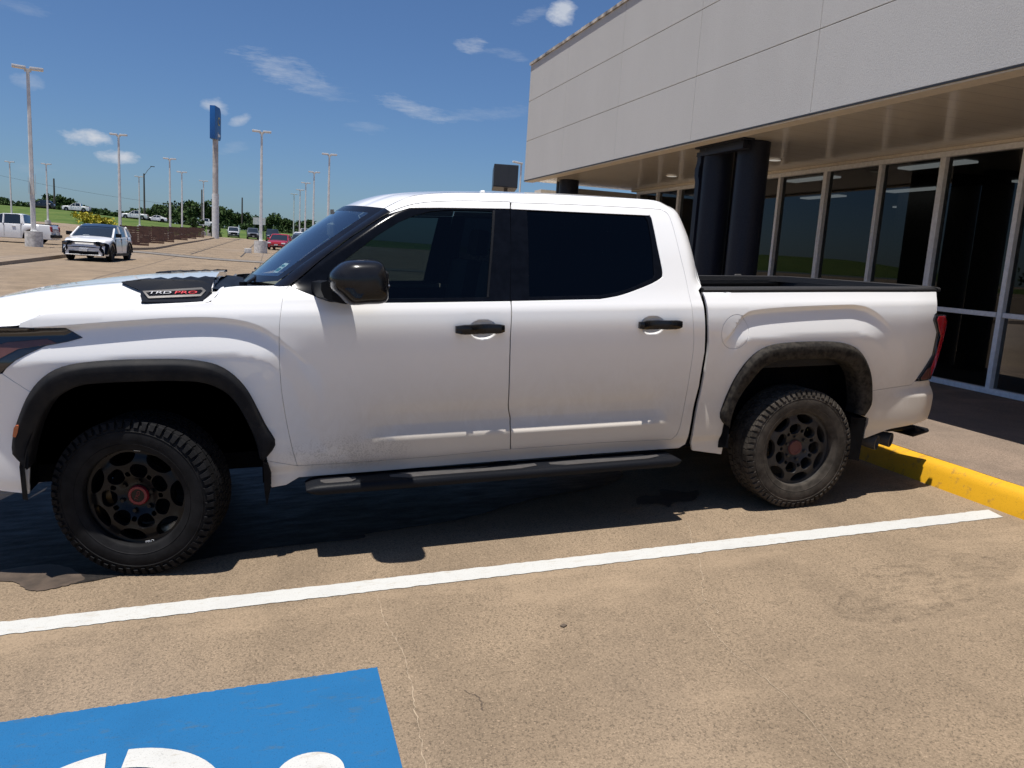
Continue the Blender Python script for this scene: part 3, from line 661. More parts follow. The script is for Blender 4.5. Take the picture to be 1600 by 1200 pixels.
for i, h in enumerate(panel('tail_light', tl, 'lampdark', truck, step=.02, yf=tly, roll=.03)):
    kw = dict(side='near' if i == 0 else 'none', mirror=(i == 1), yf=tly, roll=.004, gap=0, off=-.003)
    panel('red_lens', [(4.735, 1.17), (4.745, 1.192), (4.815, 1.192), (4.846, 1.158), (4.852, 1.076), (4.848, .96), (4.836, .865), (4.80, .79), (4.765, .79), (4.79, .87), (4.812, .96), (4.812, 1.06), (4.775, 1.10)], 'redlens', h, step=.02, **kw)
    panel('red_lens', [(4.71, .772), (4.70, .785), (4.745, .845), (4.785, .845), (4.80, .80), (4.79, .775)], 'browntint', h, step=.02, **kw)
for i, h in enumerate(panel('marker_light', MARK, 'amber', truck, yf=lambda x, z: Y(x, z)-.035, gap=0, roll=.01)): pass
# flares
def flare(name, A, B, mat):
    for fl in (0, 1):
        mb = MB(); rows = []
        for k in range(NA):
            (ax, azz), (bx, bz) = A[k], B[k]
            ya = Y(ax, azz); P = []
            e = min(1, min(k, NA-1-k)/5.0)
            for t, dy in ((0, .003), (.04, -.010), (.22, -.030-.004*e), (.30, -.033-.004*e), (.93, -.030-.004*e), (1.0, -.022), (1.03, -.002), (1.04, .09)):
                y_ = ya+dy; P.append(Vector((ax+(bx-ax)*t, y_ if not fl else 2*YC-y_, azz+(bz-azz)*t)))
            rows.append(P)
        mb.grid(rows); mb.build(name, [mat], truck, smooth=60)
flare('front_wheel_arch_flare', flo_, fli_, 'flare'); flare('rear_wheel_arch_flare', rlo_, rli_, 'flare_r')
# wheel wells + dark inner boxes added to block light behind the panels
mb = MB()
for A in (fli_, rli_):
    A2 = [(A[0][0], .42)] + A + [(A[-1][0], .42)]
    for fl in (0, 1):
        f_ = (lambda y: y) if not fl else (lambda y: 2*YC-y)
        c_ = (sum(a[0] for a in A)/len(A), .55)
        sc_ = lambda q, s: (c_[0]+(q[0]-c_[0])*s, c_[1]+(q[1]-c_[1])*s)
        mb.grid([[Vector((sc_(q, s)[0], f_(y), sc_(q, s)[1])) for q in A2] for y, s in ((.07, 1.02), (.12, 1.09), (.40, 1.09))])
        mb.prism([sc_(q, 1.09) for q in A2], lambda q: Vector((q[0], f_(.40), q[1])), lambda q: Vector((q[0], f_(.42), q[1])))
mb.box((-.80, .42, .42), (4.6, 1.58, .50)); mb.box((-.70, .40, .5), (.62, .44, 1.15)); mb.box((-.70, 1.56, .5), (.62, 1.60, 1.15))
mb.box((-.5, .30, 1.06), (.6, 1.7, 1.10)); mb.box((-.90, .30, .46), (-.56, 1.70, 1.10))  # second box added behind the front bumper to block view and a light slit
for fl in (0, 1):
    f_ = (lambda a, b_: (a, b_)) if not fl else (lambda a, b_: (2*YC-b_, 2*YC-a))
    y0, y1 = f_(.16, .20)
    mb.box((.62, y0, .43), (3.12, y1, 1.30)); y0, y1 = f_(.15, .45); mb.box((.60, y0, .42), (3.22, y1, .47))
    y0, y1 = f_(.20, .24); mb.box((4.28, y0, .50), (4.70, y1, 1.30)); mb.box((3.04, y0, .50), (3.24, y1, 1.30))
    y0, y1 = f_(.20, .24); mb.box((3.04, y0, 1.08), (4.74, y1, 1.32)); mb.box((-.55, y0, 1.10), (.70, y1, 1.22))
# gap backing between cab and bed
mb.box((3.02, .14, .55), (3.045, 1.86, 1.34))
mb.build('underbody_and_light_block', ['void'], truck, smooth=0)
# hood
HS = [(-.935, 1.205), (-.75, 1.232), (-.60, 1.237), (-.4578, 1.244), (-.41, 1.268), (-.3647, 1.29), (-.2977, 1.2987), (-.14, 1.3063), (.1323, 1.3227), (.3362, 1.3349), (.3595, 1.3464), (.3794, 1.3604), (.3952, 1.3848), (.4142, 1.4007)]
ZR = [(-1.10, 1.215), (-1.0, 1.245), (-.90, 1.272), (-.80, 1.305), (-.65, 1.342), (-.40, 1.384), (-.15, 1.410), (.05, 1.424), (.25, 1.434), (.50, 1.438)]
def hoodz(x, y):
    if y > YC: y = 2*YC-y
    z0 = pchip_t(HS, x); y0 = Y(x, z0)+.003; zr = pchip_t(ZR, x)
    T = [(y0, z0), (y0+.035, z0+.008+.04*(zr-z0)), (.30, zr-.026-.12*(zr-z0)), (.40, zr-.004), (.46, zr), (.60, zr-.003), (.74, zr+.002), (1.0, zr+.010)]
    return pchip_t(T, y)
mb = MB(); rows = []
NX, NY = 60, 50
for i in range(NX+1):
    u = i/NX; row = []
    for j in range(NY+1):
        # near edge follows the shut line, the middle runs from the nose to the cowl
        v = j/NY; s_ = 1-abs(2*v-1)
        xs_ = -.935+(.4142+.935)*u
        w = sstep(0, .22, s_)
        xf_ = -.935-.15*sstep(0, .9, s_); xe = .4142-.055*w-.01*s_
        x = xf_+(xe-xf_)*u
        y0 = Y(x, pchip_t(HS, x))+.003
        y = y0+(YC-y0)*(s_**1.15)
        if v > .5: y = 2*YC-y
        row.append(Vector((x, y, hoodz(x, y))))
    rows.append(row)
mb.grid(rows)
# turned-down nose edge
mb.grid([rows[0], [p+Vector((-.012, 0, -.03)) for p in rows[0]]]); mb.grid([rows[-1], [p+Vector((.004, 0, -.03)) for p in rows[-1]]])
hood = mb.build('hood', ['paint'], truck, smooth=50)
# hood scoops
def scoop(fl):
    f_ = (lambda y: y) if not fl else (lambda y: 2*YC-y)
    mb = MB(); yy0 = lambda z: .095+(z-1.335)*1.55
    def yyh(x, z):
        y = yy0(z); k = 0
        while k < 40 and hoodz(x, y) < z-.019: y += .006; k += 1
        return y
    top = [SCOOPN[i] for i in (0, 1, 2, 3, 4, 5)]; rest = SCOOPN[6:]
    poly = cr(SCOOPN, 2, True)
    # side face + rim
    n = len(poly); cx = sum(p[0] for p in poly)/n; cz = sum(p[1] for p in poly)/n
    ring0 = [Vector((x, f_(yyh(x, z)+.05), z-.012)) for x, z in poly]
    ring1 = [Vector((x, f_(yyh(x, z)), z)) for x, z in poly]
    ring2 = [Vector((cx+(x-cx)*.965, f_(yyh(x, z)-.006), cz+(z-cz)*.90)) for x, z in poly]
    mb.grid([ring0, ring1, ring2], close=True)
    mb.add(ring2, [list(range(n))])
    # top deck with fins
    T = resamp(top, 24); dk = []
    for k, (x, z) in enumerate(T):
        row = []
        for t in range(9):
            y = yyh(x, z)+.17*t/8*(0.35+.65*min(1, k/5))
            fin_ = .0045*math.cos(k*PI/2.0)*(1 if 5 < k < 21 else 0)*(1 if 1 < t < 8 else 0)
            zz = (z-.002) if t == 0 else (hoodz(x, y)-.01 if t == 8 else max(hoodz(x, y)+.006, z+.002))
            row.append(Vector((x+.02*t/8, f_(y), zz+fin_)))
        dk.append(row)
    mb.grid(dk)
    sc = mb.build('hood_scoop', ['plastic'], hood, smooth=40)
    return sc
for fl in (0, 1):
    scoop(fl)
    s_ = -1 if not fl else 1
    bd_ = MB(); yy = lambda z: .095+(z-1.335)*1.55-.010
    P = [BADGE[0], BADGE[1], BADGE[2], BADGE[3], BADGE[4]]
    f_ = (lambda y: y) if not fl else (lambda y: 2*YC-y)
    Pi = inset(P, .009); Po = inset(P, .0)
    if len(Pi) == len(Po):
        bd_.grid([[Vector((x, f_(yy(z)-.003), z)) for x, z in Po], [Vector((x, f_(yy(z)-.007), z)) for x, z in Pi]], close=True, mi=1)
        bd_.add([Vector((x, f_(yy(z)-.004), z)) for x, z in Pi], [list(range(len(Pi)))], 0)
    bdo = bd_.build('hood_badge', ['black_gloss', 'steel'], hood, smooth=30)
    tilt = math.atan(1/1.55)
    zc_ = 1.3795
    if not fl:
        for t_, x_, m_ in (('TRD', .124, 'silver'), ('PRO', .240, 'redtxt')):
            text_mesh('badge_lettering', t_, .029, .0015, m_, hood, (x_, yy(zc_)-.010, zc_), (tilt, 0, 0), sx=1.85, shear=.12)
    else:
        for t_, x_, m_ in (('TRD', .232, 'silver'), ('PRO', .130, 'redtxt')):
            text_mesh('badge_lettering', t_, .029, .0015, m_, hood, (x_, 2*YC-yy(zc_)+.010, zc_), (tilt, 0, PI), sx=1.62, shear=.12)
# cowl
mb = MB(); rows = []
for i in range(5):
    row = []
    for j in range(31):
        y = .20+1.6*j/30; s_ = 1-abs(y-1)/.8; x0 = .355-.01*s_; x1 = .66-.20*sstep(0, 1, s_) + .02
        x = x0+(x1-x0)*i/4; row.append(Vector((x, y, 1.395+.012*math.sin(i*2.1)-.02*(i in (1, 2)))))
    rows.append(row)
mb.grid(rows); mb.build('cowl_panel', ['plastic'], truck)
mb = MB()
for y0 in (.35, 1.05):
    mb.tube([(.50, y0, 1.402), (.56, y0+.25, 1.432), (.60-.06, y0+.60, 1.445)], .008); mb.cyl((.50, y0, 1.39), (.50, y0, 1.42), .02)
mb.build('wiper', ['plastic'], truck)
# windscreen
def ws(u, v):
    s_ = 1-abs(2*v-1); b_ = 1-(1-s_)**2.4
    k = pchip_t([(0, 0), (.25, .22), (.5, .50), (.75, .75), (1, 1)], u)
    P = [(x, Y(x, z)+.004, z) for x, z in ZTOP[:5]]
    q = k*4; i = min(3, int(q)); t = q-i; sd = [P[i][j]+(P[i+1][j]-P[i][j])*t for j in range(3)]
    cx = .465+(1.073-.465)*u; cz = 1.385+(1.838-1.385)*u+.022*math.sin(PI*u)
    y = sd[1]+(YC-sd[1])*s_
    return Vector((sd[0]+(cx-sd[0])*b_, y if v <= .5 else 2*YC-y, sd[2]+(cz-sd[2])*b_))
mb = MB(); mb.grid([[ws(.03+.97*i/24, j/48) for j in range(49)] for i in range(25)])
k = 0
for i in range(24):
    for j in range(48):
        if i < 2 or i > 21 or j < 2 or j > 45: mb.m[k] = 1
        k += 1
wso = mb.build('windscreen', ['glass_ws', 'black_gloss'], truck, smooth=60)
# inspection sticker
def wsn(u, v, o=.004):
    p = ws(u, v); a = ws(u+.02, v)-p; b_ = ws(u, v+.02)-p; n_ = a.cross(b_).normalized()
    if n_.z < 0: n_ = -n_
    return p+n_*o
mb = MB(); mb.grid([[wsn(.16+.12*i/3, .085+.04*j/3, -.004) for j in range(4)] for i in range(4)]); mb.build('inspection_sticker', ['sticker'], wso)
mb = MB(); mb.grid([[wsn(.18+.035*i, .092+.026*j/3, -.002) for j in range(4)] for i in range(2)]); mb.grid([[wsn(.235+.02*i, .092+.026*j/3, -.002) for j in range(4)] for i in range(2)]); mb.build('sticker_print', ['stickerg'], wso)
# roof
ZC = [(1.073, 1.838), (1.18, 1.880), (1.29, 1.908), (1.45, 1.924), (1.7, 1.936), (2.1, 1.942), (2.6, 1.932), (2.96, 1.895)]
mb = MB(); rows = []
for i in range(61):
    u = i/60; row = []
    for j in range(41):
        v = j/40; s_ = 1-abs(2*v-1); b_ = 1-(1-s_)**2.4
        xs_ = 1.236+(2.945-1.236)*u; zs_ = pchip_t(ZTOP, xs_); ys_ = Y(xs_, zs_)+.001
        xc = 1.073+(2.96-1.073)*u; zc_ = pchip_t(ZC, xc)
        x = xs_+(xc-xs_)*b_; y = ys_+(YC-ys_)*s_
        rib = -.004*(sstep(.26, .30, s_)-sstep(.34, .38, s_))
        row.append(Vector((x, y if v <= .5 else 2*YC-y, zs_+(zc_-zs_)*b_+rib)))
    rows.append(row)
mb.grid(rows); roofo = mb.build('roof', ['paint'], truck, smooth=50)
mb = MB(); mb.box((1.79, .42, 1.905), (1.815, .45, 1.922), bev=.004); mb.build('roof_antenna', ['paint'], roofo)
# cab rear wall
mb = MB(); RWv = []
for z, x in XREAR:
    if z > 1.885: continue
    zz = max(1.0, min(z, 1.875)); yy0 = Y(x, zz)+.003
    RWv.append([Vector((x+.02*(1-abs(2*j/20-1))**.5, yy0+(2*YC-2*yy0)*j/20, zz)) for j in range(21)])
mb.grid(RWv); k = 0
for i in range(len(RWv)-1):
    for j in range(20):
        if 1 <= i <= 4 and 3 <= j <= 16: mb.m[k] = 1
        k += 1
mb.build('cab_rear_wall', ['paint', 'glass_dark'], truck, smooth=50)
# door handles
for i, (hx, hz, dr) in enumerate([(1.683, 1.183, FW), (2.74, 1.184, RW)]):
    for fl in (0, 1):
        f_ = (lambda y: y) if not fl else (lambda y: 2*YC-y)
        mb = MB(); rows = []
        for k in range(13):
            x = hx-.133+.266*k/12; e = min(1, min(k, 12-k)/1.6); hh = .0265*(.72+.28*e); cy = Y(x, hz)-.030-.008*math.sin(PI*k/12)
            if k in (0, 12): cy += .012
            P = []
            for t in range(12):
                a = 2*PI*t/12; ca, sa = math.cos(a), math.sin(a)
                P.append(Vector((x, f_(cy-.012*math.copysign(abs(ca)**.6, ca)), hz+hh*math.copysign(abs(sa)**.6, sa))))
            rows.append(P)
        mb.grid(rows, close=True); mb.add(rows[0], [list(range(12))]); mb.add(rows[-1], [list(range(12))])
        mb.box((hx-.130, min(f_(Y(hx, hz)-.03), f_(Y(hx, hz)+.02)), hz-.018), (hx-.095, max(f_(Y(hx, hz)-.03), f_(Y(hx, hz)+.02)), hz+.018))
        mb.box((hx+.095, min(f_(Y(hx, hz)-.03), f_(Y(hx, hz)+.02)), hz-.018), (hx+.130, max(f_(Y(hx, hz)-.03), f_(Y(hx, hz)+.02)), hz+.018))
        if i == 0: mb.cyl((hx+.11, f_(Y(hx, hz)-.044), hz-.002), (hx+.11, f_(Y(hx, hz)-.040), hz-.002), .012, mi=1)
        mb.build('door_handle', ['black_mirror', 'void'], dr[fl], smooth=40)
# side mirrors
def mirror(fl, dr):
    f_ = (lambda y: y) if not fl else (lambda y: 2*YC-y)
    P = resamp(cr(MIRROR, 3, True)+[MIRROR[0]], 49)[:-1]
    cx, cz = 1.045, 1.445
    mb = MB(); rows = []
    for y, s, dx_ in ((.0, .55, .01), (-.015, .78, .0), (-.04, .92, 0), (-.09, 1.0, 0), (-.15, 1.02, 0), (-.20, 1.0, 0), (-.245, .94, .004), (-.275, .82, .012), (-.292, .62, .02), (-.30, .3, .03)):
        rows.append([Vector((cx+dx_+(x-cx)*s, f_(y), cz+(z-cz)*s)) for x, z in P])
    mb.grid(rows, close=True); mb.add(rows[-1], [list(range(48))]); mb.add(rows[0], [list(range(48))])
    o = mb.build('side_mirror', ['black_mirror'], dr, smooth=50)
    mb = MB(); Q = cr(MARM, 2, True); n = len(Q)
    mb.prism(Q, lambda q: Vector((q[0], f_(Y(q[0], min(q[1], 1.34))+.03), q[1])), lambda q: Vector((.95+(q[0]-.92)*.9, f_(-.05), q[1]+.004)))
    mb.build('mirror_arm', ['plastic'], dr, smooth=30)
    mb = MB(); mb.box((1.06, min(f_(-.258), f_(-.19)), 1.421), (1.174, max(f_(-.258), f_(-.19)), 1.433), bev=.004); mb.build('turn_signal', ['lampgrey'], dr)
    mb = MB(); mb.box((1.13, min(f_(-.24), f_(-.04)), 1.375), (1.172, max(f_(-.24), f_(-.04)), 1.50), bev=.015); mb.build('mirror_glass', ['lampdark'], dr)
mirror(0, FW[0]); mirror(1, FW[1])
# running boards
for fl in (0, 1):
    f_ = (lambda y: y) if not fl else (lambda y: 2*YC-y)
    mb = MB(); prof = [(-.015, .385), (-.005, .398), (.02, .403), (.17, .403), (.175, .372), (.02, .345), (-.008, .352), (-.016, .368)]
    xs_ = [.765, .80, .84, 1.6, 2.84, 2.88, 2.905]; sc_ = [.3, .8, 1, 1, 1, .8, .3]
    rows = [[Vector((x, f_(.08+(a-.08)*(.75+.25*s)), .378+(c-.378)*s)) for a, c in prof] for x, s in zip(xs_, sc_)]
    mb.grid(rows, close=True); mb.add(rows[0], [list(range(8))]); mb.add(rows[-1], [list(range(8))])
    for x in (.95, 1.35, 1.85, 2.35, 2.75): mb.box((x-.05, min(f_(.15), f_(.24)), .375), (x+.05, max(f_(.15), f_(.24)), .43))
    rb = mb.build('running_board', ['plastic'], truck, smooth=40)
    for xa, xb in ((.84, 1.02), (1.20, 2.02), (2.10, 2.78)):
        mb = MB(); pts = []
        n = 24; up = []; dn = []
        for k in range(n+1):
            x = xa+(xb-xa)*k/n; e = min(1, min(k, n-k)/3); up.append((x, .075+.010*math.sin((x-xa)*9)+.0)); dn.append((x, .012+.03*(1-e)))
        poly = up+dn[::-1]
        mb.prism(poly, lambda q: Vector((q[0], f_(q[1]), .402)), lambda q: Vector((q[0], f_(q[1]), .4075)))
        mb.build('step_pad', ['steel'], rb, smooth=30)
# mud flaps
for P, t in ((FLAPR, .30), (FLAPF, .26)):
    for fl in (0, 1):
        f_ = (lambda y: y) if not fl else (lambda y: 2*YC-y)
        mb = MB(); mb.prism(P, lambda q: Vector((q[0], f_(.065), q[1])), lambda q: Vector((q[0]+.01, f_(.065+t), q[1]))); mb.build('mud_flap', ['void'], truck, smooth=0)
# exhaust tips, hitch
for x, y, z in ((4.44, .15, .352), (4.60, .20, .346)):
    mb = MB(); d = Vector((.52, -.84, -.10)).normalized(); p = Vector((x, y, z)); mb.lathe([(.034, -.22), (.046, -.06), (.050, 0), (.044, .003), (.040, -.03), (.036, -.12), (0, -.12)], (0, 0, 0), 'y', 28)
    q = Vector((0, 1, 0)).rotation_difference(d); mb.v = [tuple(q@Vector(v)+p) for v in mb.v]
    mb.build('exhaust_tip', ['steel'], truck, smooth=50)
mb = MB(); mb.box((4.60, .40, .40), (4.95, 1.6, .72)); mb.box((4.55, .45, .345), (4.90, 1.55, .41)); mb.box((4.86, .30, .335), (5.02, .62, .365), rot=(0, -.15, .1), bev=.01); mb.box((4.70, .35, .36), (4.95, .50, .39), bev=.008)
mb.box((4.90, .93, .36), (5.02, 1.07, .47), bev=.01)
mb.build('hitch_step', ['plastic'], truck, smooth=0)
# rear bumper centre, tailgate
def tailx(y):
    if y > YC: y = 2*YC-y
    return pchip_t([(.09, 4.755), (.13, 4.79), (.18, 4.83), (.26, 4.865), (.45, 4.885), (1.0, 4.895)], y)
mb = MB(); ys = [.105, .13, .16, .2, .26, .35, .5, .75, 1, 1.25, 1.5, 1.65, 1.74, 1.8, 1.84, 1.87, 1.895]
mb.grid([[Vector((tailx(y)-.012*(z > 1.33), y, z)) for y in ys] for z in (.76, .9, 1.0, 1.15, 1.3, 1.352)])
mb.grid([[Vector((tailx(y)-d_, y, 1.352)) for y in ys] for d_ in (.012, .06)])
mb.build('tailgate', ['paint'], truck, smooth=50)
mb = MB(); mb.grid([[Vector((tailx(y)+dx_, y, z)) for y in ys[4:-4]] for z, dx_ in ((.74, 0), (.73, .07), (.66, .085), (.52, .075), (.45, .03))]); mb.build('rear_bumper', ['paint'], truck, smooth=50)
# bed interior and rails
mb = MB()
mb.box((3.06, .20, .88), (4.80, 1.80, .90)); mb.box((3.055, .19, .88), (3.075, 1.81, 1.345)); mb.box((4.77, .22, .88), (4.79, 1.78, 1.34))
for a, b_ in ((.19, .215), (1.785, 1.81)): mb.box((3.06, a, .88), (4.79, b_, 1.35))
mb.box((3.45, .215, .88), (4.15, .40, 1.10)); mb.box((3.45, 1.60, .88), (4.15, 1.785, 1.10))
for k in range(8): mb.box((3.1, .46+.145*k, .90), (4.76, .53+.145*k, .912))
mb.box((3.15, 1.755, 1.25), (4.70, 1.783, 1.285))
mb.build('cargo_bed', ['liner'], truck, smooth=0)
for fl in (0, 1):
    f_ = (lambda y: y) if not fl else (lambda y: 2*YC-y)
    mb = MB(); rows = []
    for k in range(30):
        x = 3.045+(4.80-3.045)*k/29; zt = pchip_t([(3.03, 1.362), (3.84, 1.3593), (4.76, 1.352)], x); y0 = Y(x, zt)
        rows.append([Vector((x, f_(y0+a), zt+c)) for a, c in ((-.002, -.004), (-.003, .012), (.006, .022), (.10, .026), (.12, .022), (.125, -.02))])
    mb.grid(rows); mb.add(rows[0], [list(range(6))]); mb.add(rows[-1], [list(range(6))])
    mb.build('bed_rail_cap', ['liner'], truck, smooth=40)
mb = MB(); mb.grid([[Vector((tailx(y)-d_, y, z)) for y in ys] for d_, z in ((.0, 1.350), (.002, 1.368), (.02, 1.376), (.11, 1.376), (.115, 1.33))]); mb.build('tailgate_cap', ['liner'], truck)
for x, y in ((3.5, 1.84), (4.4, 1.84), (3.065, 1.0)):
    mb = MB(); mb.box((x-.03, y-.012, 1.372), (x+.03, y+.012, 1.392), bev=.005); mb.build('tie_down_cleat', ['steel'], truck)
# front end
mb = MB(); fy = lambda y: -.93-.185*(1-((abs(y-1))/.84)**2); ek = lambda y: 1-(abs(y-1)/.84)**4
ysf = [.16+1.68*k/20 for k in range(21)]
mb.grid([[Vector((fy(y)+dx_*ek(y), y, z)) for y in ysf] for z, dx_ in ((1.235, .03), (1.20, .0), (.95, -.02), (.70, -.03))]); mb.build('grille', ['plastic'], truck)
mb = MB(); mb.grid([[Vector((fy(y)+dx_*ek(y), y, z)) for y in ysf] for z, dx_ in ((.75, -.02), (.73, -.055), (.62, -.07), (.50, -.05), (.44, .05))]); mb.build('front_bumper', ['paint'], truck)
for k in range(5):
    mb = MB(); mb.grid([[Vector((fy(y)-.03, y, 1.14-.09*k+dz)) for y in ysf[2:-2]] for dz in (0, .03)]); mb.build('grille_bar', ['black_gloss'], truck)
# interior
mb = MB()
def seat(mb, x, y):
    mb.box((x-.25, y-.25, .86), (x+.27, y+.25, 1.02), bev=.05)
    mb.box((x+.22, y-.25, .98), (x+.36, y+.25, 1.52), rot=(0, .20, 0), bev=.05); mb.box((x+.37, y-.13, 1.54), (x+.46, y+.13, 1.72), rot=(0, .15, 0), bev=.035)
for y in (.58, 1.42):
    mb = MB(); seat(mb, 1.62, y); mb.build('front_seat', ['seat'], truck)
mb = MB(); mb.box((2.35, .30, .90), (2.85, 1.70, 1.05), bev=.04); mb.box((2.78, .30, 1.0), (2.90, 1.70, 1.55), rot=(0, .12, 0), bev=.04)
for y in (.6, 1.0, 1.4): mb.box((2.84, y-.11, 1.56), (2.92, y+.11, 1.72), bev=.03)
mb.build('rear_bench', ['seat'], truck)
mb = MB(); mb.grid([[Vector((x, y, z)) for y in (.22, .5, 1.0, 1.5, 1.78)] for x, z in ((.52, 1.36), (.75, 1.375), (.98, 1.36), (1.04, 1.28), (1.05, .95))]); mb.build('dashboard', ['dash'], truck)
mb = MB(); q = Matrix.Rotation(R(-25), 3, 'Y')
ring = []
for i in range(32):
    a = 2*PI*i/32; ring.append([Vector((1.18, .58, 1.24))+q@Vector((.014*math.cos(2*PI*j/8), (.185+.014*math.sin(2*PI*j/8))*math.cos(a), (.185+.014*math.sin(2*PI*j/8))*math.sin(a))) for j in range(8)])
ring.append(ring[0]); mb.grid(ring, close=True); mb.box((1.16, .40, 1.22), (1.19, .76, 1.26)); mb.cyl((1.19, .58, 1.24), (.98, .58, 1.16), .03); mb.build('steering_wheel', ['dash'], truck)
mb = MB(); mb.box((.98, .93, 1.66), (1.02, 1.07, 1.74), bev=.01); mb.box((1.0, .98, 1.74), (1.02, 1.02, 1.82)); mb.build('rear_view_mirror', ['dash'], truck)
mb = MB(); mb.box((.75, .20, .60), (3.0, 1.80, .66)); mb.box((.60, .20, .6), (.75, 1.8, 1.30)); mb.box((1.50, .50, 1.845), (2.85, 1.50, 1.855)); mb.build('cab_floor', ['dash'], truck, smooth=0)
# ------------------------------------------------------------ wheels
def make_wheel(parent, name, loc, rot, dusty, marks):
    w = bpy.data.objects.new(name, None); COL.objects.link(w); w.parent = parent; w.location = loc; w.rotation_euler = rot; w.empty_display_size = .1; w.scale = (.926, .926, .926)
    rub = 'rubber_dusty' if dusty else 'rubber'; rim = 'rim_r' if dusty else 'rim'
    # tyre: outer face at y = -.1425
    mb = MB(); prof = [(.250, -.10), (.254, -.118), (.262, -.125), (.274, -.130), (.298, -.139), (.322, -.1415), (.345, -.140), (.372, -.133), (.392, -.120), (.4015, -.100), (.4045, -.05), (.4045, .05), (.4015, .100), (.392, .120), (.345, .140), (.262, .131), (.228, .10)]
    mb.lathe(cr(prof, 3), (0, 0, 0), 'y', 96)
    # bead rings on the sidewall
    for r_, y_ in ((.288, -.1360), (.352, -.1385)): mb.lathe([(r_, y_), (r_+.003, y_-.003), (r_+.006, y_)], (0, 0, 0), 'y', 96)
    NL = 62
    def lug(r0, r1, y0, y1, a0, a1, sk=0, taper=.86):
        vs = []
        for (r_, tp) in ((r0, 1), (r1, taper)):
            for (yy, aa) in ((y0, a0), (y1, a0+sk), (y1, a1+sk), (y0, a1)):
                ym = (y0+y1)/2; am = (a0+a1)/2+sk/2
                y_ = ym+(yy-ym)*tp; a_ = am+(aa-am)*tp
                vs.append(Vector((r_*math.cos(a_), y_, r_*math.sin(a_))))
        mb.add(vs, [[0, 1, 2, 3], [4, 7, 6, 5], [0, 4, 5, 1], [1, 5, 6, 2], [2, 6, 7, 3], [3, 7, 4, 0]])
    st = 2*PI/NL
    for i in range(NL):
        a = i*st
        for s_ in (-1, 1):
            lug(.394, .4105, s_*.066, s_*.118, a+st*.04*(i % 2), a+st*.92, st*.12, .95)
            # shoulder block running down the sidewall
            ln = .019 if i % 2 else .011
            vs = []
            for (r_, y_) in ((.4100, .112), (.404, .130), (.388, .1370), (.388-ln, .1425)):
                vs.append((r_, y_))
            rows = []
            for k, (r_, y_) in enumerate(vs):
                rows.append([Vector(((r_-dr_)*math.cos(a_), s_*(y_-dy_), (r_-dr_)*math.sin(a_))) for a_, dr_, dy_ in ((a+st*.06, .008, .007), (a+st*.10, 0, 0), (a+st*(.76 if k < 2 else .62), 0, 0), (a+st*(.80 if k < 2 else .66), .008, .007))])
            rows.append([Vector(((.388-ln-.004)*math.cos(a_), s_*.134, (.388-ln-.004)*math.sin(a_))) for a_ in (a+st*.06, a+st*.1, a+st*.52, a+st*.56)])
            mb.grid(rows)
        for y0, y1, o_ in ((-.058, -.030, .3), (-.022, .022, .0), (.030, .058, .5)):
            lug(.394, .4105, y0, y1, a+o_*st, a+(o_+.86)*st, st*.15, .94)
    ty = mb.build('tyre', [rub], w, smooth=38)
    # rim: disc with openings
    def pol(r_, a, y=0): return (r_*math.cos(a), r_*math.sin(a))
    holes = []; NS = 7; A0 = PI/2+.05
    for i in range(NS):
        a = A0+i*2*PI/NS
        holes.append([pol(r_, a+da) for r_, da in ((.091, -.15), (.091, .15), (.106, .29), (.134, .305), (.154, .16), (.154, -.16), (.134, -.305), (.106, -.29))])
        a2 = a+PI/NS
        holes.append([pol(r_, a2+da) for r_, da in ((.157, -.11), (.157, .11), (.170, .25), (.190, .31), (.206, .28), (.212, 0), (.206, -.28), (.190, -.31), (.170, -.25))])
        holes.append([pol(r_, a2+da) for r_, da in ((.100, -.09), (.100, .09), (.119, .08), (.119, -.08))])
    holes = [cr(h, 3, True) for h in holes]
    outer = [pol(.224, 2*PI*i/72) for i in range(72)]
    def fy_(r_): return pchip_t([(0, -.060), (.06, -.062), (.085, -.078), (.12, -.092), (.15, -.092), (.185, -.086), (.205, -.078), (.226, -.082)], r_)
    vs = []; es = []
    for L in [outer]+holes:
        k = len(vs); vs += [Vector(p) for p in L]; es += [(k+i, k+(i+1) % len(L)) for i in range(len(L))]
    for rr in (0.001, .02, .04, .055, .07, .08, .095, .115, .135, .15, .16, .175, .19, .2, .215):
        for i in range(max(1, int(rr*2*PI/.012))):
            p = pol(rr, i/max(1, int(rr*2*PI/.012))*2*PI+.01)
            if not any(inside(p[0], p[1], h) for h in holes): vs.append(Vector(p))
    V, E_, F, _, _, _ = delaunay_2d_cdt(vs, es, [], 0, 1e-6)
    tris = []
    for f in F:
        cx, cz = sum(V[i].x for i in f)/3, sum(V[i].y for i in f)/3
        if inside(cx, cz, outer) and not any(inside(cx, cz, h) for h in holes): tris.append(f)
    mb = MB(); mb.add([Vector((v.x, fy_(v.length), v.y)) for v in V], tris)
    for h in holes:
        n = len(h)
        c_ = (sum(p[0] for p in h)/n, sum(p[1] for p in h)/n)
        mb.grid([[Vector((c_[0]+(p[0]-c_[0])*s_, fy_(math.hypot(*p))+d_, c_[1]+(p[1]-c_[1])*s_)) for p in h] for d_, s_ in ((0, 1), (.004, .955), (.035, .93))], close=True)
    mb.lathe([(.224, -.082), (.222, -.096), (.226, -.108), (.233, -.114), (.2365, -.108), (.232, -.098)], (0, 0, 0), 'y', 96)
    mb.lathe([(.222, -.078), (.214, -.04), (.205, .0), (.205, .10)], (0, 0, 0), 'y', 64)
    mb.build('rim', [rim], w, smooth=32)
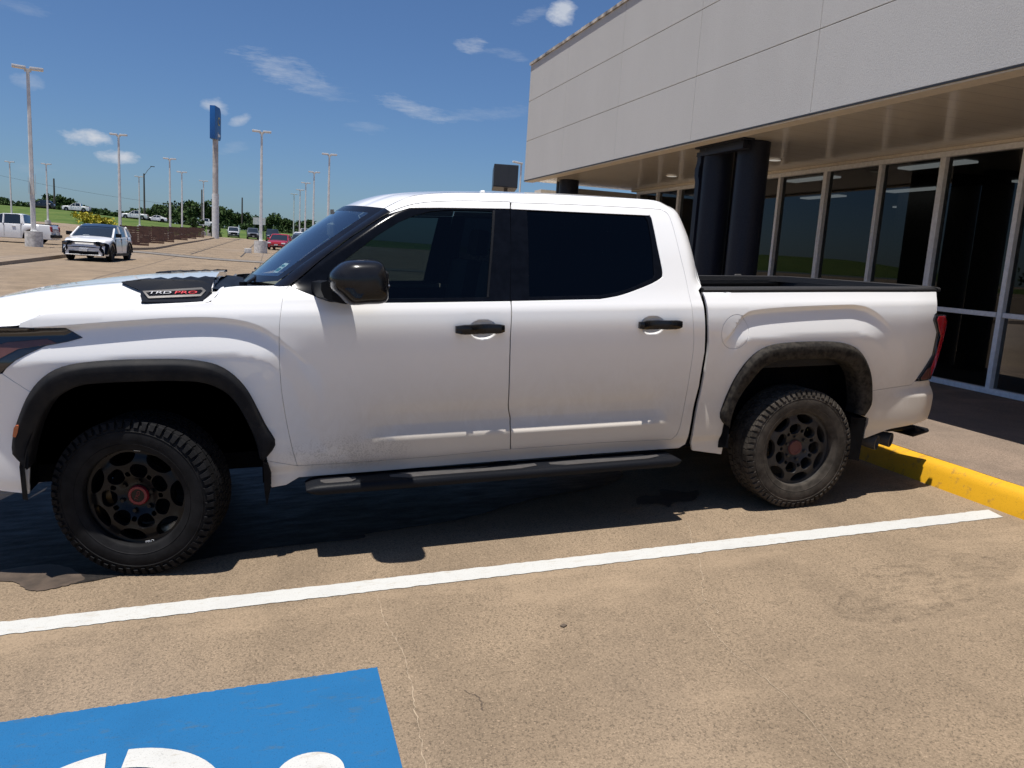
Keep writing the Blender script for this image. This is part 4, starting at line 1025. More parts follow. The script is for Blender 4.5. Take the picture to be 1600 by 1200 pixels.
    mb = MB(); mb.lathe([(0, -.015), (.165, -.015), (.165, .0), (0, .0)], (0, 0, 0), 'y', 48); mb.lathe([(0, -.05), (.06, -.05), (.075, -.02)], (0, 0, 0), 'y', 32); mb.build('brake_disc', ['void' if not dusty else 'void'], w)
    for i in range(6):
        a = PI/6+i*PI/3; x, z = .0695*math.cos(a), .0695*math.sin(a); mb = MB()
        mb.cyl((x, -.055, z), (x, -.088, z), .0105, .009, 6); mb.build('lug_nut', [rim], w, smooth=30)
    mb = MB(); mb.lathe([(.0, -.074), (.030, -.074)], (0, 0, 0), 'y', 32, 1 if not dusty else 0); mb.lathe([(.030, -.074), (.031, -.077), (.042, -.077), (.046, -.072), (.048, -.05)], (0, 0, 0), 'y', 40, 0)
    mb.build('centre_cap', ['red' if not dusty else 'red_r', 'rim'], w)
    if marks:
        text_mesh('cap_lettering', 'TRD', .024, .0006, 'red', w, (0, -.0755, 0), (R(90), R(-80), 0), sx=1.1)
        for t_, a_, sz in (('PRO', -PI/2+.42, .016), ('BBS', PI/2+.12, .014)):
            o = text_mesh('rim_lettering', t_, sz, .0006, 'whitetxt', w, (.246*math.cos(a_), -.0915, .246*math.sin(a_)), (R(90), -(a_+PI/2) if a_ < 0 else -(a_-PI/2), 0), sx=1.5)
    return w
wf = make_wheel(truck, 'front_wheel', (-.012, .166, .393), (0, R(12), R(-15)), False, True); wf.scale = (.957, 1.02, .957)
wr = make_wheel(truck, 'rear_wheel', (3.752, .145, .381), (0, R(-8), 0), True, False); wr.scale = (.926, .86, .926)
for src, nm, lc, rt in ((wf, 'front_wheel', (-.012, 2*YC-.166, .393), (0, R(40), R(165))), (wr, 'rear_wheel', (3.752, 2*YC-.145, .381), (0, R(20), PI))):
    c_ = copy_tree(src, truck, lc, rt)
for o_ in bpy.data.objects:
    if o_.parent is not None and o_.parent.parent is truck and o_.name.split('.')[0] in ('rim', 'lug_nut', 'centre_cap', 'cap_lettering', 'rim_lettering') and o_.parent.name.split('.')[0] in ('front_wheel', 'rear_wheel'):
        if o_.data and not o_.data.get('scaled') and 'lettering' not in o_.name:
            o_.data.transform(Matrix.Diagonal((1.12, 1, 1.12, 1))); o_.data['scaled'] = 1
mb = MB(); mb.cyl((3.752, .25, .381), (3.752, 1.75, .381), .045); mb.lathe([(0, -.16), (.10, -.12), (.15, 0), (.10, .12), (0, .16)], (3.752, 1.0, .381), 'y', 24); mb.build('rear_axle', ['void'], truck)
mb = MB(); mb.cyl((0, .3, .39), (0, 1.7, .39), .03); mb.build('front_axle', ['void'], truck)
for y in (.42, 1.58):
    mb = MB(); mb.cyl((3.62, y, .50), (3.90, y, .95), .03); mb.build('shock_absorber', ['void'], truck)
    mb = MB(); mb.box((3.1, y-.04, .50), (4.3, y+.04, .56)); mb.build('leaf_spring', ['void'], truck, smooth=0)

# ============================================================ ground
def struct(o): o['kind'] = 'structure'; return o
def sheet(name, xs, ys, zf, mat, smooth=True):
    mb = MB(); mb.grid([[Vector((x, y, zf(x, y))) for y in ys] for x in xs]); o = mb.build(name, [mat], None, smooth=80 if smooth else 0)
    return o
def frange(*segs):
    out = []
    for a, b_, n in segs: out += [a+(b_-a)*i/n for i in range(n)]
    out.append(segs[-1][1]); return out
gx = frange((-1500, -120, 6), (-120, -40, 10), (-40, -12, 10), (-12, 6, 48), (6, 40, 12), (40, 200, 8), (200, 1500, 5))
gy = frange((-1500, -60, 8), (-60, -12, 8), (-12, 24, 40), (24, 60, 12), (60, 200, 35), (200, 1500, 6))
def gz(x, y):
    z = terr(x, y)
    if x > 5.02 and y < 24: z = terr(5.0, y)-.004 if y < 13 else z
    if y > 160: z = min(z, terr(x, 160))-.01*(min(y, 400)-160)
    if x < -60: z = min(z, .4)
    return z
struct(sheet('parking_lot_ground', gx, gy, gz, 'conc'))
# grass bank with the highway on its crest
CR = [(-150, 6.6), (-55, 5.64), (-43, 5.4), (-36, 4.95), (-27, 4.4), (-18, 3.95), (-10, 3.7), (0, 3.62), (15, 3.4), (60, 3.0), (150, 2.8)]
def bank(x, y):
    zc = pchip_t(CR, x); z0 = terr(x, 150)+.04
    if y < 146: return terr(x, y)+.04-.3*sstep(146, 140, y)
    t = (y-150)/45
    if y <= 195: return z0+(zc-z0)*max(0, min(1, t))**.9
    if y <= 207: return zc-.02
    return zc-.03*(y-207)
bx = frange((-150, -60, 8), (-60, 30, 45), (30, 150, 8)); by = frange((139, 150, 6), (150, 195, 12), (195, 207, 3), (207, 330, 8))
struct(sheet('grass_bank', bx, by, bank, 'grass'))
struct(sheet('highway', bx, frange((197, 206, 2)), lambda x, y: pchip_t(CR, x)+.05, 'asphalt'))
# field on the other side of the lot (seen mirrored in the shop windows)
struct(sheet('field', frange((-400, -95, 10)), frange((-300, 130, 30)), lambda x, y: .45+.8*sstep(-95, -150, x)+.3*math.sin(x*.05+y*.03), 'grass'))
# apron markings live on the tilted parking bay
TM = Matrix.Rotation(-TH, 4, 'Y')
def onbay(x, y, h): return TM @ Vector((x, y, h))
def marking(name, polys, mat, h, holes=()):
    mb = MB()
    for P in polys:
        n = len(P); mb.add([onbay(x, y, h) for x, y in P], [list(range(n))])
    o = mb.build(name, [mat], None, smooth=0); struct(o); return o
rnd = random.Random(3)
def wob(x0, x1, y, amp, n=60): return [(x0+(x1-x0)*i/n, y+rnd.uniform(-amp, amp)) for i in range(n+1)]
def strip(name, x0, x1, y0, y1, mat, h, amp=.0045):
    a = wob(x0, x1, y0, amp, 260); c = wob(x0, x1, y1, amp, 260); mb = MB()
    mb.grid([[onbay(x, y, h) for x, y in a], [onbay(x+.03*(k == 260), y, h) for k, (x, y) in enumerate(c)]]); o = mb.build(name, [mat], None, smooth=0); return struct(o)
strip('parking_line', -2.3, 4.885, -.455, -.325, 'wline', .0032)
strip('parking_line', -2.3, 4.90, 2.40, 2.52, 'wline', .0045)
strip('parking_line', -2.3, 4.90, 5.2, 5.32, 'wline', .006)
mb = MB(); e1 = wob(-.62, .97, -1.135, .0035, 160); e2 = wob(-.62, .97, -2.66, .0035, 160)
mb.grid([[onbay(x, y, .0032) for x, y in e1], [onbay(x, y, .0032) for x, y in e2]]); struct(mb.build('blue_parking_panel', ['blue'], None, smooth=0))
mb = MB()
def ringseg(cx, cy, r0, r1, a0, a1, n=40):
    mb.grid([[onbay(cx+r*math.cos(R(a0+(a1-a0)*i/n)), cy+r*math.sin(R(a0+(a1-a0)*i/n)), .0066) for i in range(n+1)] for r in (r0, r1)])
ringseg(.11, -1.76, .245, .34, -150, 86); ringseg(.11, -1.76, .245, .34, 97, 200)
ringseg(.69, -1.705, .0, .105, 0, 360)
mb.add([onbay(x, y, .0072) for x, y in ((.60, -1.83), (.56, -1.74), (.20, -1.78), (.19, -1.88))], [[0, 1, 2, 3]])
mb.add([onbay(x, y, .0078) for x, y in ((.22, -1.88), (.12, -1.88), (.05, -2.25), (.14, -2.28))], [[0, 1, 2, 3]])
struct(mb.build('wheelchair_symbol', ['wline'], None, smooth=0))
def blob(name, P, mat, h, amp=.012, seed=1):
    r_ = random.Random(seed); Q = cr(P, 10, True); Q = [(x+r_.uniform(-amp, amp), y+r_.uniform(-amp, amp)) for x, y in Q]
    V, E_, F, _, _, _ = delaunay_2d_cdt([Vector(q) for q in Q], [(i, (i+1) % len(Q)) for i in range(len(Q))], [], 1, 1e-6)
    mb = MB(); mb.add([onbay(v.x, v.y, h) for v in V], F); return struct(mb.build(name, [mat], None, smooth=0))
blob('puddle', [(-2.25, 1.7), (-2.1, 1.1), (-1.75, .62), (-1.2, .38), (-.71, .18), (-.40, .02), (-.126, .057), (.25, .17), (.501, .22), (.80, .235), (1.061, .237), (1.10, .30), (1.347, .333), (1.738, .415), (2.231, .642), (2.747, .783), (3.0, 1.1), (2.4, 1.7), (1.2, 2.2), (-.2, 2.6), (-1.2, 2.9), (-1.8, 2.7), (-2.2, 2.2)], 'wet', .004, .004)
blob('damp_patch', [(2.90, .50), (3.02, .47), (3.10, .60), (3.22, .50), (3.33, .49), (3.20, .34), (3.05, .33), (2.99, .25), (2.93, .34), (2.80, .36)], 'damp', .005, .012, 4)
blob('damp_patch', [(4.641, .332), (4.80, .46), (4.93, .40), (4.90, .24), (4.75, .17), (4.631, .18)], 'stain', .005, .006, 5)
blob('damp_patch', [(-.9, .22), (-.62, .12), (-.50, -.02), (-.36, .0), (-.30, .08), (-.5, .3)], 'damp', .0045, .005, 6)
blob('old_stain', [(3.0, -1.25), (3.5, -.90), (4.1, -.82), (4.3, -1.05), (3.9, -1.25), (3.3, -1.4)], 'stain', .004, .01, 8)
def crack(name, P, w, mat, seed=1):
    r_ = random.Random(seed); Q = cr(P, 12); mb = MB(); rows = []
    Q = [(x+r_.uniform(-.006, .006), y+r_.uniform(-.006, .006)) for x, y in Q]
    for i, (x, y) in enumerate(Q):
        a = Vector(Q[min(i+1, len(Q)-1)])-Vector(Q[max(i-1, 0)]); a.normalize(); n_ = Vector((-a.y, a.x))*w*r_.uniform(.25, 1.3)
        rows.append([onbay(x-n_.x, y-n_.y, .0022), onbay(x+n_.x, y+n_.y, .0022)])
    mb.grid(rows); return struct(mb.build(name, [mat], None, smooth=0))
MT['crackl'] = simple('crack_filler', (.32, .25, .175), .9, var=.2); MT['crackd'] = simple('dark_crack', (.10, .075, .055), .95)  # crackd: plain dark brown for a short crack and the pebble
crack('ground_crack', [(2.95, 0), (2.913, -.12), (2.822, -.30), (2.70, -.6), (2.568, -.85), (2.502, -.975), (2.44, -1.02), (2.40, -1.18), (2.379, -1.311), (2.37, -1.45), (2.376, -1.569), (2.382, -1.835), (2.3, -2.3)], .0018, 'crackl', 2)
crack('ground_crack', [(1.055, -.497), (1.049, -.758), (1.079, -1.0), (1.079, -1.245), (1.06, -1.5), (1.041, -1.77), (1.0, -2.4)], .0020, 'crackl', 3)
crack('ground_crack', [(2.49, -.98), (2.52, -1.03), (2.50, -1.10)], .002, 'crackl', 5)
crack('ground_crack', [(1.26, -1.38), (1.30, -1.45), (1.29, -1.52)], .002, 'crackd', 7)
mb = MB(); mb.box((1.775, -1.03, .0), (1.80, -1.01, .006), rot=(0, 0, .6)); mb.v = [tuple(TM@Vector(v)) for v in mb.v]; tag(mb.build('pebble', ['crackd'], None), 'tiny dark pebble lying on the tan concrete between the white line and the bottom edge', 'pebble')
# kerb and pavement in front of the building
mb = MB(); kp = [(4.975, .255), (4.980, .275), (5.012, .36), (5.030, .395), (5.055, .415), (5.105, .426), (5.11, .30)]
ks = frange((-9, 13, 90)); r_ = random.Random(5)
mb.grid([[Vector((x+r_.uniform(-.002, .002), y, z+r_.uniform(-.0015, .0015))) for x, z in kp] for y in ks]); struct(mb.build('kerb', ['yellow'], None, smooth=50))
mb = MB(); mb.grid([[Vector((x, y, z)) for x, z in ((5.107, .30), (5.107, .428), (5.6, .428), (7, .432), (8.45, .45))] for y in ks]); struct(mb.build('pavement', ['walk'], None, smooth=30))
# parking islands
def island(name, P, h, mat='conc'):
    mb = MB(); n = len(P)
    top = [Vector((x, y, terr(x, y)+h)) for x, y in P]; inn = [Vector((x, y, terr(x, y)-.2)) for x, y in P]
    mb.add(top, [list(range(n))]); mb.grid([top, inn], close=True, mi=1); return struct(mb.build(name, [mat, 'kerb'], None, smooth=0))
island('parking_island', [(-8.29, 20), (-8.29, 37.5), (-8.9, 40), (-10, 46), (-12.4, 47), (-13.0, 40), (-13.2, 30), (-13.2, 20)], .15)
island('parking_island', [(-9.6, 50.5), (-8.4, 50.6), (-7.4, 53), (-6.95, 55.4), (-6.95, 62), (-7.15, 71), (-7.1, 95), (-7.4, 125), (-8.8, 143), (-10.8, 143), (-10.3, 100), (-10.2, 60)], .15)
def gutter(P, w):
    mb = MB(); rows = []
    for i, (x, y) in enumerate(P):
        a = Vector(P[min(i+1, len(P)-1)])-Vector(P[max(i-1, 0)]); a.normalize(); n_ = Vector((-a.y, a.x))*w/2
        rows.append([Vector((x-n_.x, y-n_.y, terr(x-n_.x, y-n_.y)+.012)), Vector((x+n_.x, y+n_.y, terr(x+n_.x, y+n_.y)+.012))])
    mb.grid(rows); return struct(mb.build('drain_gutter', ['gut'], None, smooth=60))
MT['gut'] = simple('grey_gutter_concrete', (.17, .15, .13), .85, var=.3, scale=3)
MT['seal'] = simple('dark_joint_seal', (.05, .042, .038), .9, var=.3)
gutter(cr([(-8.6, 49.5), (-6.5, 48.6), (-3.2, 45), (0, 43.5), (6, 43), (14, 43)], 6), 2.2)
for o_, w in ((-1.3, .22), (1.3, .10)):
    P = cr([(-8.6, 49.5+o_), (-6.5, 48.6+o_), (-3.2, 45+o_), (0, 43.5+o_), (6, 43+o_), (14, 43+o_)], 6); mb = MB()
    mb.grid([[Vector((x, y+d_, terr(x, y+d_)+.02)) for x, y in P] for d_ in (-w, w)]); struct(mb.build('pavement_joint', ['seal'], None, smooth=60))
for y in (52.5, 57, 63, 71, 82, 96):
    mb = MB(); mb.grid([[Vector((x, y+.15*math.sin(x*1.7)+d_, terr(x, y)+.014)) for x in frange((-6.8, 3.0, 14))] for d_ in (-.09, .09)]); struct(mb.build('pavement_joint', ['seal'], None, smooth=60))
for x in (-4.2, -1.2, 1.8):
    mb = MB(); mb.grid([[Vector((x+d_, y, terr(x, y)+.015)) for y in frange((50, 140, 30))] for d_ in (-.05, .05)]); struct(mb.build('pavement_joint', ['seal'], None, smooth=60))
# ============================================================ building
XF, ZB, ZJ, ZJ2, ZTt = 5.784, 3.27, 4.084, 4.90, 5.64
bld = empty('showroom_building', 'long grey stucco showroom with deep soffit and tall dark windows behind the big truck', 'building', (XF, 2, .43))
def bpart(name, mb, mats, smooth=30, parent=None):
    mb.v = [(x-XF, y-2, z-.43) for x, y, z in mb.v]; return mb.build(name, mats, parent or bld, smooth=smooth)
mb = MB(); ys = [-9.1, -6.65, -4.25, -1.8, .66, 3.115, 5.525, 7.93, 10.36, 12.62]; zs = [ZB, ZJ, ZJ2, ZTt]
for a, b_ in zip(ys, ys[1:]):
    for c, d in zip(zs, zs[1:]): mb.box((XF, a+.004, c+.004), (XF+.12, b_-.004, d-.004), bev=.003)
mb.box((XF+.008, -9.1, ZB+.01), (XF+.11, 12.60, ZTt-.01), 1)
mb.box((XF+.13, 12.50, ZB), (9.5, 12.62, ZTt), 0); mb.box((XF+.13, -9.1, ZTt-.2), (20, 12.48, ZTt-.05), 1)
bpart('fascia_wall', mb, ['stucco', 'joint'], 0)
mb = MB(); r_ = random.Random(2)
for i in range(60):
    y = -9.1+21.75*i/60; dz_ = r_.uniform(-.006, .008); mb.box((XF-.025, y, ZTt), (XF+.16, y+.358, ZTt+.045+dz_))
bpart('roof_cap', mb, ['cap'], 0)
mb = MB(); mb.box((XF-.008, -9.1, ZB-.014), (XF+.14, 12.62, ZB-.002)); bpart('drip_edge', mb, ['darkbox'], 0)
mb = MB(); mb.box((XF+.145, -9.1, ZB-.01), (8.46, 12.50, ZB+.03)); bpart('soffit', mb, ['soffit'], 0)
mb = MB(); mb.box((XF+.012, -9.1, ZB-.028), (XF+.20, 12.61, ZB-.012)); mb.box((8.28, -9.1, 3.225), (8.46, 12.5, ZB-.012)); bpart('soffit_trim', mb, ['beige'], 0)
XW = 8.375
mull = [2.806, 3.905, 4.94, 6.04, 7.14, 8.24, 9.34, 10.44, 11.35, 12.30, 1.72, .63, -.46, -1.55, -2.64, -3.73, -4.82, -5.9, -7.0, -8.1]; mull.sort()
mb = MB()
for k, y in enumerate(mull):
    w = .042 if k % 2 == (mull.index(3.905) % 2) else .030
    mb.box((XW-.04, y-w, .50), (XW+.08, y+w, 3.165), bev=.004)
mb.box((XW-.045, -8.1, .452), (XW+.085, 12.33, .515), bev=.004); mb.box((XW-.045, -8.1, 3.16), (XW+.085, 12.33, 3.224), bev=.004)
for a, b_ in zip(mull, mull[1:]): mb.box((XW-.038, a+.043, 1.315), (XW+.07, b_-.043, 1.370), bev=.004)
bpart('window_frame', mb, ['mullion'])
r_ = random.Random(9)
for a, b_ in zip(mull, mull[1:]):
    for z0, z1 in ((.514, 1.316), (1.369, 3.161)):
        mb = MB(); t = r_.uniform(-.0012, .0012); mb.add([(XW+.02-t, a+.02, z0), (XW+.02+t, b_-.02, z0), (XW+.02+t*.5, b_-.02, z1), (XW+.02-t, a+.02, z1)], [[0, 3, 2, 1]]); bpart('window_pane', mb, ['glass_bld'], 0)
mb = MB(); mb.box((8.40, -8.2, .40), (20, 12.5, .44), 1); mb.box((19.8, -8.2, .44), (20, 12.5, 3.4), 0); mb.box((8.46, 12.35, .44), (20, 12.50, 3.4), 0); mb.box((8.46, -8.4, .44), (20, -8.2, 3.4), 0); mb.box((8.47, -8.2, 3.38), (20, 12.3, 3.45), 2)
mb.box((12.4, 6.5, .45), (12.6, 9.0, 3.38), 0); mb.box((13.5, 0.0, .45), (13.9, .4, 3.37), 0); mb.box((10.8, 3.9, .45), (11.5, 5.4, 1.5), 0); mb.box((11.2, -2, .45), (12.2, 2.2, 1.25), 0)
bpart('interior', mb, ['inside', 'infloor', 'inceil'], 0)
for x in (9.9, 12.2, 14.8, 17.4):
    for y in (-5.5, -2.2, 1.1, 3.3, 5.6, 8.4, 11):
        mb = MB(); mb.box((x-.12, y-.62, 3.34), (x+.12, y+.62, 3.37)); bpart('ceiling_light', mb, ['tube'], 0)
for x, y in ((7.485, 6.10), (7.468, 9.12)):
    mb = MB(); mb.lathe([(0, -.014), (.085, -.014), (.09, -.010)], (x, y, ZB-.012), 'z', 32); mb.lathe([(.09, -.010), (.105, -.008), (.108, 0)], (x, y, ZB-.012), 'z', 32, 1); bpart('downlight', mb, ['downl', 'beige'])
# columns
def column_set(ys_, big):
    for (x, y, r) in ys_:
        mb = MB(); mb.cyl((x, y, .42), (x, y, ZB-.013), r, r, 48); mb.cyl((x, y, .42), (x, y, .47), r+.03, r+.03, 40); bpart('round_column', mb, ['navy'], 40)
column_set([(6.38, 4.955, .20), (6.28, 5.60, .20), (6.62, 6.02, .22), (6.42, 11.54, .20), (6.52, 12.08, .17)], 1)
mb = MB(); mb.box((6.06, 4.71, 3.13), (6.17, 5.81, 3.185)); mb.box((6.085, 4.74, 3.185), (6.145, 5.78, 3.235)); mb.box((6.04, 4.68, 3.235), (6.20, 5.84, 3.256)); bpart('column_cap_beam', mb, ['navy'], 0)
mb = MB()
prof = [(5.70, .43), (5.70, 2.80), (5.735, 2.88), (5.735, 2.98), (5.70, 3.05), (5.70, 3.13), (5.80, 3.13), (5.80, 3.05), (5.835, 2.98), (5.835, 2.88), (5.80, 2.80), (5.80, .43)]
mb.prism(prof, lambda q: Vector((6.07, q[0], q[1])), lambda q: Vector((6.19, q[0], q[1]))); bpart('column_fin', mb, ['navy'], 0)
mb = MB(); mb.box((6.9, 12.52, .43), (9.6, 12.9, 3.2)); mb.box((8.46, 12.33, .43), (8.62, 12.5, 3.24)); bpart('end_wall', mb, ['stucco'], 0)
# porte cochere far beyond (beige canopy at the far end)
mb = MB(); mb.box((6.3, 12.95, 2.95), (11.5, 13.4, 3.15), 0); bpart('far_canopy', mb, ['beige'], 0)
# ============================================================ light poles, sign, posts
def make_pole(x, y, H, label, base=.85, mat='pole', group='parking lot light poles', baseh=.8, rot=0, heads=2, nobase=False):
    z = terr(x, y)+.0
    r = empty('light_pole', label, 'light pole', (x, y, z), (0, 0, rot), group)
    if not nobase:
        mb = MB(); mb.cyl((0, 0, -.1), (0, 0, baseh), base/2, base/2, 28); mb.build('base', ['polebase'], r, smooth=40)
    mb = MB(); s0, s1 = .15, .105
    mb.box((-s0, -s0, baseh), (s0, s0, baseh+.06), bev=.01); rows = []
    for k in range(9):
        t = k/8; s_ = .125+(.075-.125)*t; z_ = baseh+.05+(H-.25-baseh)*t; c_ = s_*.35
        rows.append([Vector(p) for p in ((s_, -s_+c_, z_), (s_, s_-c_, z_), (s_-c_, s_, z_), (-s_+c_, s_, z_), (-s_, s_-c_, z_), (-s_, -s_+c_, z_), (-s_+c_, -s_, z_), (s_-c_, -s_, z_))])
    mb.grid(rows, close=True); mb.build('pole', [mat], r, smooth=30)
    for s_ in ((-1, 1) if heads == 2 else (1,)):
        mb = MB(); x0 = .08*s_; x1 = .70*s_
        mb.box((min(x0, x1), -.19, H-.15), (max(x0, x1), .19, H-.01), rot=(0, -.03*s_, 0), c=(x0, 0, H), bev=.03)
        mb.box((min(0, s_*.16), -.04, H-.26), (max(0, s_*.16), .04, H-.10)); mb.build('lamp_head', ['pole'], r, smooth=30)
    return r
POLES = [(-11.43, 44.01, 'tall white light pole on a thick round base, nearest the left edge of the lot'),
 (-12.26, 74.85, 'white light pole rising directly behind the white crossover'),
 (-10.66, 98.02, 'white light pole on a short base beside the middle of the brown slat fences'),
 (-11.67, 121.8, 'light pole just right of the one by the brown slat fences, without a visible base'),
 (-10.2, 141.6, 'small light pole on a white base just left of the blue sign pylon'),
 (-21.4, 150.3, 'small light pole beside a dark utility pole over the grass bank'),
 (-32.04, 134.56, 'light pole standing right of the dark utility pole and tree at the far left'),
 (-40.0, 146.0, 'leftmost thin light pole whose head is fully in view against the sky'),
 (-.1, 61.54, 'white light pole with one broad head, next to the red car'),
 (5.89, 74.46, 'tallest light pole of the row rising behind the truck windscreen, nearest the cab'),
 (5.76, 98.96, 'second tallest light pole of the row above the truck windscreen'),
 (5.76, 122.7, 'third light pole of the row above the truck windscreen, counting from the cab'),
 (5.71, 145.0, 'fourth light pole of the row above the truck windscreen, counting from the cab'),
 (5.2, 164.0, 'shortest and farthest light pole of the row left of the truck windscreen')]
for i, (x, y, lb) in enumerate(POLES):
    z_fix = 0
    P_ = make_pole(x, y, 9.3, lb, rot=(.25 if i == 0 else 0), heads=2, base=.85 if i != 8 else 1.0, baseh=.95 if i in (0, 8) else .8)
    if y > 140: P_.location.z = min(P_.location.z, bank(x, y)) if y > 146 else P_.location.z
    if i == 0:
        mb = MB(); mb.box((.15, -.5, 2.9), (.17, .35, 3.9)); mb.box((-.17, -.3, 2.9), (-.15, .3, 3.75)); mb.build('pole_sign', ['c_silver'], P_)
mb = MB()
# square white block at the foot of the pole nearest the truck
mb.box((-1.25, 59.2, terr(-.5, 60)-.1), (-.75, 59.9, terr(-.5, 60)+.35), bev=.03); tag(mb.build('wheel_stop', ['polebase'], None), 'low white painted concrete block at the foot of the light pole by the red car', 'wheel stop')
mb = MB(); x, y = 20.43, 60; r = empty('light_pole', 'light pole at the far corner of the grey building, seen over the truck cab', 'light pole', (x, y, 0), (0, 0, 0), 'parking lot light poles')
mb.cyl((0, 0, 0), (0, 0, 9.2), .09, .07, 12); mb.build('pole', ['pole'], r); mb = MB(); mb.box((-.75, -.17, 9.2), (.1, .17, 9.32), rot=(0, .12, 0), bev=.03); mb.build('lamp_head', ['pole'], r)
# blue pylon sign
sg = empty('pylon_sign', 'tall blue pylon sign on a thick white rust streaked pole', 'sign', (-7.3, 125, terr(-7.3, 125)))
z0 = sg.location.z
mb = MB(); mb.cyl((0, 0, -.2), (0, 0, 6.6), .50, .50, 24); mb.cyl((0, 0, 6.6), (0, 0, 15.6), .42, .40, 24, 1); mb.build('pole', ['pole', 'rustpole'], sg, smooth=40)
P = []
for k in range(13): a = PI/2*k/12; P.append((1.45-.75+.75*math.sin(a), 18.7+.5*math.cos(a)))
poly = [(-1.5, 14.5), (-1.5, 19.2), (.7, 19.2)] + [(.7+.8*math.sin(PI/2*k/8), 18.2+1.0*math.cos(PI/2*k/8)) for k in range(1, 9)] + [(1.5, 14.9), (1.1, 14.5)]
mb = MB(); mb.prism(poly, lambda q: Vector((q[0], -.38, q[1])), lambda q: Vector((q[0], .38, q[1]))); sp2 = mb.build('sign_cabinet', ['signblue'], sg, smooth=30, bev=.03)
mb = MB()
for k in range(2):
    mb.lathe([(0, .0), (.62-.2*k, .0), (.62-.2*k, -.03)], (.45, -.385-.02*k, 17.2), 'y', 28, k)
mb.build('emblem', ['signyel', 'signblue'], sg, smooth=0)
mb = MB(); mb.box((-.2, -.42, 15.0), (.9, -.385, 15.35)); mb.build('lettering_block', ['whitetxt'], sg, smooth=0)
sg.rotation_euler = (0, 0, R(77))
# dark sign cabinet above the cab
ds = empty('cabinet_sign', 'dark blank sign cabinet on a single post seen over the truck cab', 'sign', (11.05, 32, 0), (0, 0, 0))
mb = MB(); mb.box((-.62, -.6, 4.72), (.50, 1.9, 5.74), bev=.03); mb.box((-.60, -.612, 4.78), (.06, -.60, 5.68)); mb.build('cabinet', ['darkbox'], ds, smooth=0, ); ds.rotation_euler = (0, 0, R(-14))
mb = MB(); mb.cyl((0, .3, 0), (0, .3, 4.75), .09, .09, 16); mb.build('post', ['steel'], ds)
# utility poles and wires
for x, y, h, lb in ((-46, 200, 7.2, 'dark utility pole sticking out of the tree at the far left'), (-27.4, 200, 11.0, 'tall dark utility pole with a street lamp arm beside a light pole'), (-15.8, 212, 9.6, 'thin dark utility pole above the largest tree clump'), (-6.2, 212, 8.6, 'short dark utility pole right of the blue sign pylon')):
    r = empty('utility_pole', lb, 'utility pole', (x, y, pchip_t(CR, x)-.3), group='utility poles along the highway'); mb = MB(); mb.cyl((0, 0, 0), (0, 0, h), .22, .16, 10); mb.build('pole', ['utility'], r)
    if x == -27.4: mb = MB(); mb.tube([(0, 0, h-.6), (.8, 0, h+.8), (1.6, 0, h+1.7)], .06, 6); mb.box((1.4, -.15, h+1.65), (2.3, .15, h+1.8)); mb.build('lamp_arm', ['utility'], r)
mb = MB(); pts = []
for k in range(31): t = k/30; pts.append(Vector((-75+60*t, 205, 15.3-7.0*t-1.2*math.sin(PI*t))))
mb.tube(pts, .03, 4); tag(mb.build('power_line', ['utility'], None), 'thin sagging power line crossing the sky at the left', 'power line')
# brown slat fences
def fence(x, y0, y1, h, lb):
    r = empty('slat_fence', lb, 'fence', (x, (y0+y1)/2, terr(x, y0)+.15), group='brown slat fences on the island'); L = y1-y0
    mb = MB(); n = 9
    for k in range(n):
        z = .02+k*(h-.02)/n; mb.box((-.03, -L/2, z), (.03, L/2, z+(h-.08)/n-.012)); mb.box((0, -L/2-.03, z), (1.75, -L/2+.03, z+(h-.08)/n-.012))
    mb.build('slats', ['wood'], r, smooth=0)
    for yy in (-L/2, -L/6, L/6, L/2):
        mb = MB(); mb.box((-.10, yy-.05, -.1), (-.03, yy+.05, h+.02)); mb.build('post', ['wood'], r, smooth=0)
FN = [(-9.35, 57.4, 64.0, 'nearest and largest brown slat fence, directly right of the white crossover'), (-9.35, 66.0, 71.8, 'second brown slat fence counting from the white crossover'), (-9.4, 73.5, 84.0, 'brown slat fence just in front of the light pole with a base'), (-9.5, 87, 97, 'brown slat fence just behind the light pole with a base'), (-9.7, 100, 112, 'second farthest brown slat fence on the island'), (-9.9, 115, 127, 'farthest brown slat fence, next to the small white block and pylon')]
for a in FN: fence(a[0]-.0, a[1], a[2], 1.35, a[3])
mb = MB(); mb.box((-9.4, 138, 1.6), (-8.5, 139, 3.4), bev=.05); tag(mb.build('utility_box', ['polebase'], None), 'white utility box standing left of the pylon sign pole', 'utility box')
r = empty('billboard', 'white panel sign among the trees above the parked dark pickups', 'billboard', (-1.3, 152, 2.0)); mb = MB(); mb.box((-1.1, -.05, 2.4), (1.1, .05, 3.7)); mb.build('panel', ['pole'], r, smooth=0)
for x in (-.8, .8): mb = MB(); mb.cyl((x, .1, -.5), (x, .1, 2.5), .07, .07, 8); mb.build('post', ['steel'], r)
